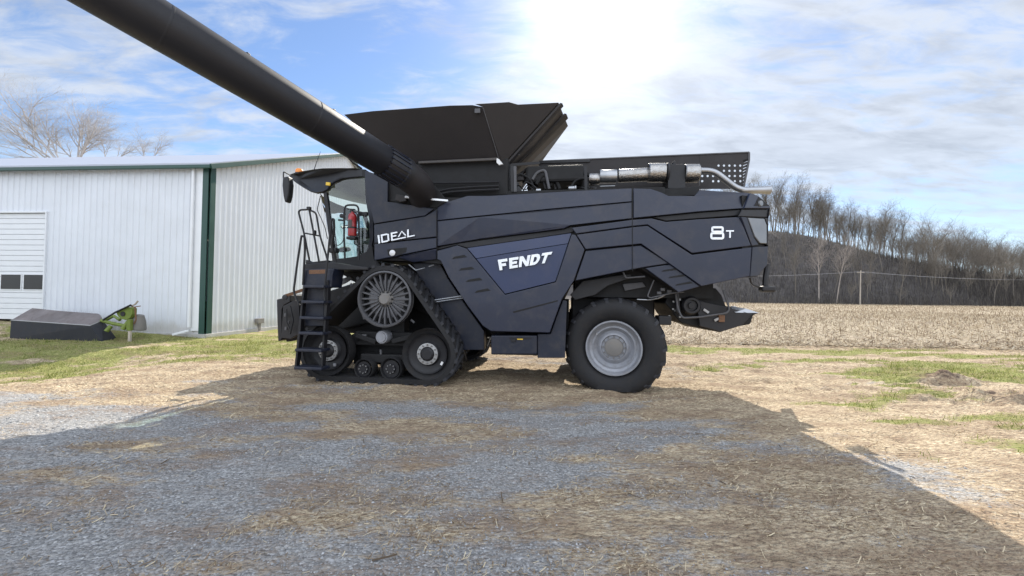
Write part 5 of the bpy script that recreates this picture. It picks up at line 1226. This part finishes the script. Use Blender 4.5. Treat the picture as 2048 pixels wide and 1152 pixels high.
# ---- cab
def cab():
    cb = bpy.data.objects.new('cab', None); col.objects.link(cb); cb.parent = HV; cb.empty_display_size = .3
    roof = [(578, 349), (592, 345), (607, 342), (628, 339.5), (648, 337.5), (680, 337), (716, 337), (731, 339), (731, 354), (690, 358), (675, 364), (665, 370), (658, 381), (648, 386), (636, 388), (622, 384), (607, 375.5), (594, 367), (581, 357)]
    wk = [0.30+0.70*float(sstep(572, 645, x)) for x, y in roof]
    ref = [P(x, y, 1.56-.94*w_) for (x, y), w_ in zip(roof, wk)]; c = sum(ref, Vector())/len(ref); mb = MB(); st = [(.62, .80), (.58, .95), (.62, 1.0), (.85, 1.0), (1.55, 1.02), (2.2, 1.0), (2.5, 1.0), (2.56, .93), (2.5, .8)]
    n = len(ref); V = []
    for (o_, s_) in st:
        q_ = 1.0 if o_ < .7 else 0.45
        for p, w_ in zip(ref, wk): V.append(Vector((c.x+(p.x-c.x)*s_, 1.56+(o_-1.56)*w_, c.z+.06+((p.z-c.z-.06)*s_ if p.z > c.z+.06 else (p.z-c.z-.06)*s_*q_))))
    # fix the near station to the traced outline
    Fc = []
    for i in range(len(st)-1):
        for k in range(n): Fc.append((i*n+k, i*n+(k+1) % n, (i+1)*n+(k+1) % n, (i+1)*n+k))
    Fc += [tuple(range(n)), tuple((len(st)-1)*n+k for k in range(n-1, -1, -1))]
    rf = mb.add(V, Fc).build('cab_roof', M_black, cb, True)
    MB().lathe(P(598.5, 347, 1.2), (0, 0, 1), [(.075, 0), (.08, .02), (.075, .075), (.055, .10), (0, .105)], 20).build('beacon', M_orange, rf, True)
    MB().lathe(P(598.5, 349, 1.2), (0, 0, 1), [(.085, 0), (.085, .03)], 20).build('beacon_base', M_black, rf, True)
    MB().box(P(656.5, 368, .56), (.095, .03, .065), Matrix.Rotation(.12, 3, 'Y')).build('marker_lamp', M_yellow, rf, bev=.008)
    MB().tube([P(628, 340, .9), P(634, 322, .9), P(641, 303, .9)], [.009, .006, .004], 6).build('antenna', M_black, rf, True)
    # mirror
    mr = MB().tube(roundpts([P(581, 351, .5), P(567, 343, .35), P(567, 356, .35)], .03), .012, 8).build('mirror_arm', M_black, cb, True)
    panel('mirror', [(565, 354), (576, 352), (578.5, 368), (576.5, 390), (573, 403), (569, 404.5), (566, 392), (564, 370)], off=.28, th=.14, mat=M_black, g=0, bev=.03, par=cb)
    # pillars
    def pill(name, pts, off, th, mat=M_black): return panel(name, pts, off=off, th=th, mat=mat, g=0, bev=.01, par=cb)
    for o_ in (.62, 2.42):
        f = [P(x, y, .62) for x, y in ((646, 384), (653, 384), (658, 420), (671, 520), (664, 520), (650, 420))]; f = [Vector((p.x, o_, p.z)) for p in f]
        MB().add(f+[p+Vector((0, .07, 0)) for p in f], [(0, 1, 2, 5), (5, 2, 3, 4), (6, 11, 8, 7), (11, 10, 9, 8), (0, 5, 11, 6), (5, 4, 10, 11), (1, 7, 8, 2), (2, 8, 9, 3)]).build('pillar', M_black, cb, bev=.01)
    pill('pillar', [(729, 352), (738, 360), (742, 400), (746, 440), (746, 478), (741, 500), (736, 514), (728, 516), (735, 496), (739, 478), (738, 440), (731, 400)], .60, .08, M_panel2)
    pill('cab_sill', [(664, 518), (690, 516), (716, 512), (733, 502), (744, 490), (748, 520), (760, 536), (700, 545), (664, 540)], .56, .12, M_black)
    # glass panes
    def pane(name, pts, off):
        f = [P(x, y, .60) for x, y in pts]; f = [Vector((p.x, off, p.z)) for p in f]; n = len(f)
        return MB().add(f, [tuple(range(n))]).build(name, M_glass, cb)
    side = [(655, 378), (665, 369), (675, 364), (690, 358), (730, 353), (732, 400), (739, 440), (740, 478), (735, 497), (726, 508), (715, 513), (690, 517), (672, 519), (659, 425)]
    pane('side_window', side, .635); pane('side_window', side, 2.47)
    bt = P(700, 358, .62).z; bb_ = P(700, 400, 2.44).z; bx0, bx1 = P(664, 400, .62).x, P(737, 400, .62).x
    MB().add([(bx0, 2.44, bt), (bx1, 2.44, bt), (bx1+.03, 2.44, bb_), (bx0+.03, 2.44, bb_)]+[(bx0, 2.45, bt), (bx1, 2.45, bt), (bx1+.03, 2.45, bb_), (bx0+.03, 2.45, bb_)], [(0, 1, 2, 3), (4, 5, 6, 7), (2, 3, 7, 6)]).build('sun_blind', M_blind, cb)
    f0, f1, f2 = P(640, 386, .62), P(652, 440, .62), P(666, 519, .62)
    V = []
    for p in (f0, f1, f2):
        for (yy, dx_) in ((.62, 0), (.85, -.10), (1.15, -.18), (1.55, -.21), (1.95, -.18), (2.25, -.10), (2.48, 0)): V.append((p.x+dx_, yy, p.z))
    MB().add(V, [(i*7+k, i*7+k+1, i*7+k+8, i*7+k+7) for i in (0, 1) for k in range(6)]).build('windscreen', M_glass, cb, True)
    # floor, rear wall low, seat, column, steering wheel, monitor
    a, b_ = P(668, 519, .62), P(742, 519, .62); fz = a.z
    MB().box(((a.x+b_.x)/2, 1.55, fz-.08), (b_.x-a.x+.15, 1.9, .12)).build('cab_floor', M_black, cb, bev=.02)
    MB().box((b_.x+.03, 1.55, fz+.20), (.06, 1.8, .42)).build('cab_rear_wall', M_black, cb)
    sx = P(722, 500, 1.5).x
    s_ = MB().box((sx+.05, 1.75, fz+.48), (.5, .5, .14)); seat = s_.build('seat', M_seat, cb, bev=.05)
    MB().box((sx+.30, 1.75, fz+.85), (.14, .48, .65), Matrix.Rotation(.15, 3, 'Y')).build('backrest', M_seat, seat, bev=.05)
    MB().box((sx+.05, 1.75, fz+.22), (.3, .3, .4)).build('seat_base', M_black, seat)
    MB().box((sx, 1.35, fz+.72), (.42, .12, .08)).build('armrest', M_seat, seat, bev=.03)
    st_ = MB().tube([(sx-.62, 1.75, fz), (sx-.50, 1.75, fz+.75)], .045, 10).build('steering_column', M_black, cb, True)
    ring = [Vector((sx-.47, 1.75, fz+.80))+Vector((.10*math.cos(t)*.6, .20*math.sin(t), .16*math.cos(t)*.6)) for t in [2*math.pi*k/24 for k in range(24)]]
    MB().tube(ring, .014, 8, closed=True).build('steering_wheel', M_black, st_, True)
    MB().box((sx-.15, 1.2, fz+1.0), (.05, .3, .22)).build('monitor', M_black, cb, bev=.01)
    rail('wiper', [(641, 392, .55), (634, 420, .5), (642, 436, .5), (650, 455, .55), (655, 478, .6)], .008, M_black, .05, cb)
    # rear left little window strip + white edge of opposite panel
    # exterior door handle rail (curved cable)
    rail('door_rail', [(661, 470, .55), (664, 486, .5), (676, 492, .5), (686, 484, .5), (688, 470, .5)], .008, M_black, .05, cb)
cab()
def platform():
    pf = panel('platform', [(609, 528), (664, 524), (700, 530), (735, 534), (736, 540), (609, 540)], off=-.05, th=.65, mat=M_black, g=0, bev=.015)
    panel('platform_box', [(611, 519), (622, 524), (640, 522), (655, 520), (655, 527), (611, 528)], off=.0, th=.10, mat=M_black, g=0, bev=.01)
    panel('step_well', [(605, 538), (668, 537), (664, 553), (662, 575), (605, 575)], off=-.18, th=.35, mat=M_panel2, g=0, bev=.02)
    panel('worn_strip', [(618, 540), (652, 539), (652, 547), (618, 548)], off=-.186, th=.02, mat=M_rust, g=0, bev=.002)
    # ladder with treads
    ld = panel('ladder', [(605, 575), (609, 575), (604, 620), (600, 668), (592, 739), (588, 739), (595, 668), (600, 620)], off=-.22, th=.10, mat=M_black, g=0, bev=.008)
    panel('ladder_side', [(648, 560), (656, 560), (655, 600), (650, 660), (644, 741), (640, 741), (646, 660), (649, 600)], off=-.22, th=.10, mat=M_black, g=0, bev=.008, par=ld)
    for (y, xl, xr) in ((573, 606, 648), (604, 603, 648), (636, 599, 647), (667, 597, 646), (701, 590, 643), (737, 588, 643)):
        a, b_ = P(xl, y, -.34), P(xr, y, -.34)
        MB().box(((a.x+b_.x)/2, -.22, (a.z+b_.z)/2), (b_.x-a.x, .26, .05)).build('ladder_tread', M_panel2, ld, bev=.012)
    for (y0, y1, xl, xr) in ((575, 602, 607, 648), (607, 634, 604, 647), (638, 652, 600, 647)):
        panel('riser', [(xl, y0), (xr, y0), (xr, y1), (xl-3, y1)], off=-.10, th=.02, mat=M_panel2, g=0, par=ld)
    # rails
    rail('handrail', [(619, 522, -.02), (608, 466, -.02), (596, 420, -.02), (618, 419, -.02)], .017)
    rail('handrail', [(638, 523, -.02), (628, 470, -.02), (618, 417, -.02)], .017)
    rail('handrail', [(618, 420, -.02), (632, 425, -.02), (640, 472, -.02), (653, 512, -.02), (656, 524, -.02)], .017)
    MB().tube([P(608, 466, -.02), P(640, 472, -.02)], .014, 8).build('handrail', M_black, HV, True)
    MB().box(P(618, 417, -.02), (.07, .06, .06)).build('rail_joint', M_black, HV, bev=.01)
    MB().box(P(629, 465, -.02), (.05, .06, .08)).build('rail_joint', M_black, HV, bev=.01)
    rail('handrail', [(598, 610, -.28), (587, 584, -.28), (594, 530, -.28), (603, 471, -.28), (609, 474, -.28), (610, 500, -.26), (606, 570, -.2)], .018)
    rail('handrail', [(650, 606, -.26), (648, 588, -.26), (654, 530, -.26), (663, 438, -.26), (668, 438, -.24), (669, 460, -.2), (664, 490, -.1), (672, 520, -.0), (674, 540, 0)], .018)
    gr = rail('door_guard', [(690, 520, .30), (688, 470, .30), (689, 410, .30), (717, 410, .30), (718, 470, .30), (718, 520, .30)], .018, M_black, .10)
    MB().box(P(727, 428, .38), (.17, .06, .07)).build('guard_bracket', M_black, HV, bev=.008)
    # fire extinguisher
    c = P(704.5, 470, .30); t = P(704.5, 428, .30); hh = t.z-c.z
    ex = MB().lathe((c.x, .30, c.z-.02), (0, 0, 1), [(.0, 0), (.075, .0), (.08, .02), (.08, hh-.04), (.065, hh+.01), (.03, hh+.04), (.03, hh+.06), (0, hh+.06)], 24).build('fire_extinguisher', M_red, HV, True)
    MB().box((c.x, .215, c.z+hh*.52), (.07, .01, .14)).build('extinguisher_label', M_tank2, ex)
    MB().box((c.x-.02, .30, c.z+hh+.055), (.05, .05, .05)).bar((c.x-.12, .30, c.z+hh+.10), (c.x+.05, .30, c.z+hh+.085), .025, .02).build('extinguisher_valve', M_black, ex, bev=.005)
    MB().tube(roundpts([Vector((c.x+.02, .28, c.z+hh+.05)), Vector((c.x+.13, .26, c.z+hh-.02)), Vector((c.x+.105, .26, c.z+.2))], .06), .012, 8).build('extinguisher_hose', M_black, ex, True)
    MB().lathe((c.x, .30, c.z+hh*.30), (0, 0, 1), [(.084, 0), (.086, .0), (.086, .03), (.084, .03)], 24).build('extinguisher_strap', M_black, ex, True)
    MB().box((c.x, .32, c.z-.06), (.18, .16, .05)).build('extinguisher_cradle', M_black, ex, bev=.01)
    MB().lathe(P(684, 432, .30), (0, -1, 0), [(.04, -.01), (.042, .02), (0, .03)], 14).build('lamp', M_black, HV, True)
    MB().bar(P(677, 440, .30), P(690, 441, .30), .03, .03).build('lamp_bracket', M_black, HV)
    MB().box(P(668, 501, .40), (.16, .12, .10)).build('hinge_block', M_black, HV, bev=.02)
    panel('fuel_bracket', [(664, 572), (676, 560), (700, 552), (704, 557), (690, 566), (668, 576)], off=.5, th=.05, mat=M_steel, g=0, bev=.004)
platform()
def feeder():
    # feeder house and header coupling ahead of the tracks
    a = P(640, 620, .95); fh = MB()
    x0, x1 = P(572, 640, 1.0).x, P(740, 600, 1.0).x
    V = []
    for yy in (1.0, 2.5):
        V += [(x0, yy, .55), (x0, yy, 1.35), (x1, yy, 1.95), (x1, yy, 1.0)]
    fh.add(V, [(0, 1, 2, 3), (7, 6, 5, 4), (0, 4, 5, 1), (1, 5, 6, 2), (2, 6, 7, 3), (3, 7, 4, 0)]); f = fh.build('feeder_house', M_dark, HV, bev=.03)
    cp = panel('coupling_frame', [(553, 599), (566, 596), (570, 588), (580, 590), (580, 604), (568, 610), (563, 620), (563, 680), (556, 683), (554, 640)], off=.85, th=1.6, mat=M_black, g=0, bev=.015)
    panel('coupling_plate', [(566, 612), (590, 600), (598, 610), (598, 668), (580, 678), (562, 676)], off=.8, th=.06, mat=M_black, g=0, par=cp)
    MB().bar(P(570, 592, .6), P(606, 580, .75), .05, .06).build('coupling_beam', M_rust, cp)
    MB().tube([P(573, 618, .7), P(573, 645, .7), P(580, 660, .7)], .014, 6).tube([P(580, 612, .7), P(586, 640, .7), P(580, 668, .7)], .018, 6).build('coupling_hose', M_black, cp, True)
    MB().lathe(P(571, 595, .58), (0, -1, 0), [(.05, 0), (.055, .03), (0, .04)], 14).build('latch_roller', M_black, cp, True)
    for (x, y) in ((571, 630), (577, 645), (572, 657)): MB().box(P(x, y, .74), (.05, .03, .07)).build('coupler_fitting', M_sprocket, cp, bev=.006)
    # gearbox and wheel-well structure behind the ladder and drive wheel
    panel('cab_support', [(663, 541), (745, 538), (828, 528), (878, 560), (880, 640), (700, 560), (690, 552)], off=.78, th=.5, mat=M_dark, g=0)
    MB().lathe(P(768, 598, .72), (0, 1, 0), [(.0, 0), (.34, .0), (.36, .05), (.30, .5)], 32).build('final_drive', M_dark, HV, True)
feeder()

# ---- lettering
def ribbon(mb, pts, w, mp, z0, closed=False):
    """mitred flat stroke; mp maps (u,v)->Vector at offset"""
    n = len(pts); L, Rr = [], []
    for i in range(n):
        p = Vector(pts[i]); a = Vector(pts[i-1]) if (i > 0 or closed) else None; c = Vector(pts[(i+1) % n]) if (i < n-1 or closed) else None
        d1 = (p-a).normalized() if a is not None else (c-p).normalized(); d2 = (c-p).normalized() if c is not None else d1
        n1 = Vector((-d1.y, d1.x)); n2 = Vector((-d2.y, d2.x)); k = (n1+n2)/max(.3, 1+n1.dot(n2)); L.append(p+k*w/2); Rr.append(p-k*w/2)
    V = [mp(q.x, q.y, z0) for q in L]+[mp(q.x, q.y, z0) for q in Rr]+[mp(q.x, q.y, z0+.02) for q in L]+[mp(q.x, q.y, z0+.02) for q in Rr]
    m_ = n if closed else n-1; fs = []
    for i in range(m_):
        j = (i+1) % n; fs += [(i, j, n+j, n+i), (i, j, 2*n+j, 2*n+i), (n+i, n+j, 3*n+j, 3*n+i)]
    if not closed: fs += [(0, n, 3*n, 2*n), (n-1, 2*n-1, 4*n-1, 3*n-1)]
    mb.add(V, fs)
def quadmap(q):
    # q: TL, TR, BR, BL pixel corners with v=1 top
    def mp(u, v, o_):
        x = (q[3][0]*(1-u)+q[2][0]*u)*(1-v)+(q[0][0]*(1-u)+q[1][0]*u)*v; y = (q[3][1]*(1-u)+q[2][1]*u)*(1-v)+(q[0][1]*(1-u)+q[1][1]*u)*v
        return P(x, y, o_)
    return mp
def polyletter(mb, polys, x0, x1, mp, off):
    for pl in polys:
        n = len(pl); V = [mp(x0+(x1-x0)*u, v, off) for u, v in pl]+[mp(x0+(x1-x0)*u, v, off+.03) for u, v in pl]
        mb.add(V, [tuple(range(n))]+[(i, (i+1) % n, n+(i+1) % n, n+i) for i in range(n)])
def lettering():
    s = .34
    LET = {
     'F': [[(0, 0), (s, 0), (s, .34), (.82, .34), (.82, .60), (s, .60), (s, .74), (1, .74), (1, 1), (0, 1)]],
     'E': [[(0, 0), (.95, 0), (.95, .25), (s, .25), (s, .39), (.85, .39), (.85, .62), (s, .62), (s, .75), (.98, .75), (.98, 1), (0, 1)]],
     'N': [[(0, 0), (.28, 0), (.28, .58), (.70, 0), (1, 0), (1, 1), (.72, 1), (.72, .44), (.32, 1), (0, 1)]],
     'T': [[(.34, 0), (.66, 0), (.66, .75), (1, .75), (1, 1), (0, 1), (0, .75), (.34, .75)]],
     'D': [[(0, 0), (.62, 0), (.86, .12), (1, .38), (1, .62), (.86, .88), (.62, 1), (0, 1), (0, .75), (.5, .75), (.64, .66), (.69, .5), (.64, .34), (.5, .25), (s, .25), (s, .745), (0, .745)]]}
    mp = quadmap([(993.5, 520), (1103, 503.5), (1097, 525), (1001, 540.5)]); mb = MB()
    xs = [(.0, .175), (.205, .385), (.40, .60), (.62, .80), (.815, 1.0)]
    # slant: top shifted right relative to bottom is in the quad; small italic shear
    def mps(u, v, o_): return mp(u+.035*(v-.5), v, o_)
    for ch, (a, b_) in zip('FENDT', xs): polyletter(mb, LET[ch], a, b_, mps, .125)
    mb.build('maker_lettering', M_chrome, bl)
    # IDEAL, thin strokes with the A drawn without a bar and its foot line running under it
    mp = quadmap([(755, 470.5), (829, 456.5), (829, 472), (757, 487)]); mb = MB(); w = .11; k = .22; zz = .115
    def st(pts, dz=0.0, w_=.035):
        def m2(u, v, o_): return mp(u, v, o_)
        ribbon(mb, pts, w_, m2, zz-dz)
    def rect(u0, v0, u1, v1, dz=0.0):
        V = [mp(u0, v0, zz-dz), mp(u1, v0, zz-dz), mp(u1, v1, zz-dz), mp(u0, v1, zz-dz)]; V2 = [v+Vector((0, .02, 0)) for v in V]
        mb.add(V+V2, [(0, 1, 2, 3), (0, 1, 5, 4), (1, 2, 6, 5), (2, 3, 7, 6), (3, 0, 4, 7)])
    rect(.0, .0, .045, 1.0)
    rect(.085, .0, .125, 1.0); rect(.125, .83, .26, 1.0); rect(.125, .0, .26, .17); rect(.26, .08, .30, .92)
    rect(.355, .0, .395, 1.0); rect(.395, .83, .53, 1.0); rect(.395, .44, .50, .60); rect(.395, .0, .76, .15)
    mb2 = [[(.535, .30), (.58, .30), (.655, .84), (.655, 1.0)], [(.655, 1.0), (.655, .84), (.735, .30), (.78, .30)]]
    for pl in mb2:
        n = 4; V = [mp(u, v, zz-.001) for u, v in pl]+[mp(u, v, zz+.02) for u, v in pl]; mb.add(V, [(0, 1, 2, 3)]+[(i, (i+1) % n, n+(i+1) % n, n+i) for i in range(n)])
    rect(.80, .15, .84, 1.0); rect(.80, .0, 1.0, .15)
    mb.build('model_lettering', M_chrome, pB)
    # 8T
    mb = MB()
    def loop(x0, x1, y0, y1, w, off, ch=.3):
        W_, H_ = x1-x0, y1-y0; c = min(W_, H_)*ch
        def ring(g): return [(x0+c, y0+g), (x1-c, y0+g), (x1-g-c*.3+g*.3, y0+c*.3+g*.7), (x1-g, y0+c), (x1-g, y1-c), (x1-g-c*.3+g*.3, y1-c*.3-g*.7), (x1-c, y1-g), (x0+c, y1-g), (x0+g+c*.3-g*.3, y1-c*.3-g*.7), (x0+g, y1-c), (x0+g, y0+c), (x0+g+c*.3-g*.3, y0+c*.3+g*.7)]
        a, b_ = ring(0), ring(w); n = len(a); V = [P(x, y, off) for x, y in a+b_]+[P(x, y, off+.02) for x, y in a+b_]
        mb.add(V, [(i, (i+1) % n, n+(i+1) % n, n+i) for i in range(n)]+[(i, (i+1) % n, 2*n+(i+1) % n, 2*n+i) for i in range(n)]+[(n+i, n+(i+1) % n, 3*n+(i+1) % n, 3*n+i) for i in range(n)])
    loop(1420.5, 1448.5, 464, 479, 4.4, .118); loop(1422.5, 1447.5, 452.5, 465.5, 4.2, .114)
    def pr(x0, y0, x1, y1, off):
        V = [P(x, y, off) for x, y in ((x0, y0), (x1, y0), (x1, y1), (x0, y1))]; V2 = [v+Vector((0, .02, 0)) for v in V]
        mb.add(V+V2, [(0, 1, 2, 3), (0, 1, 5, 4), (1, 2, 6, 5), (2, 3, 7, 6), (3, 0, 4, 7)])
    pr(1452, 460.5, 1468, 463, .118); pr(1458.6, 463, 1461.6, 475.5, .118)
    mb.build('model_number', M_chrome, p8)
lettering()
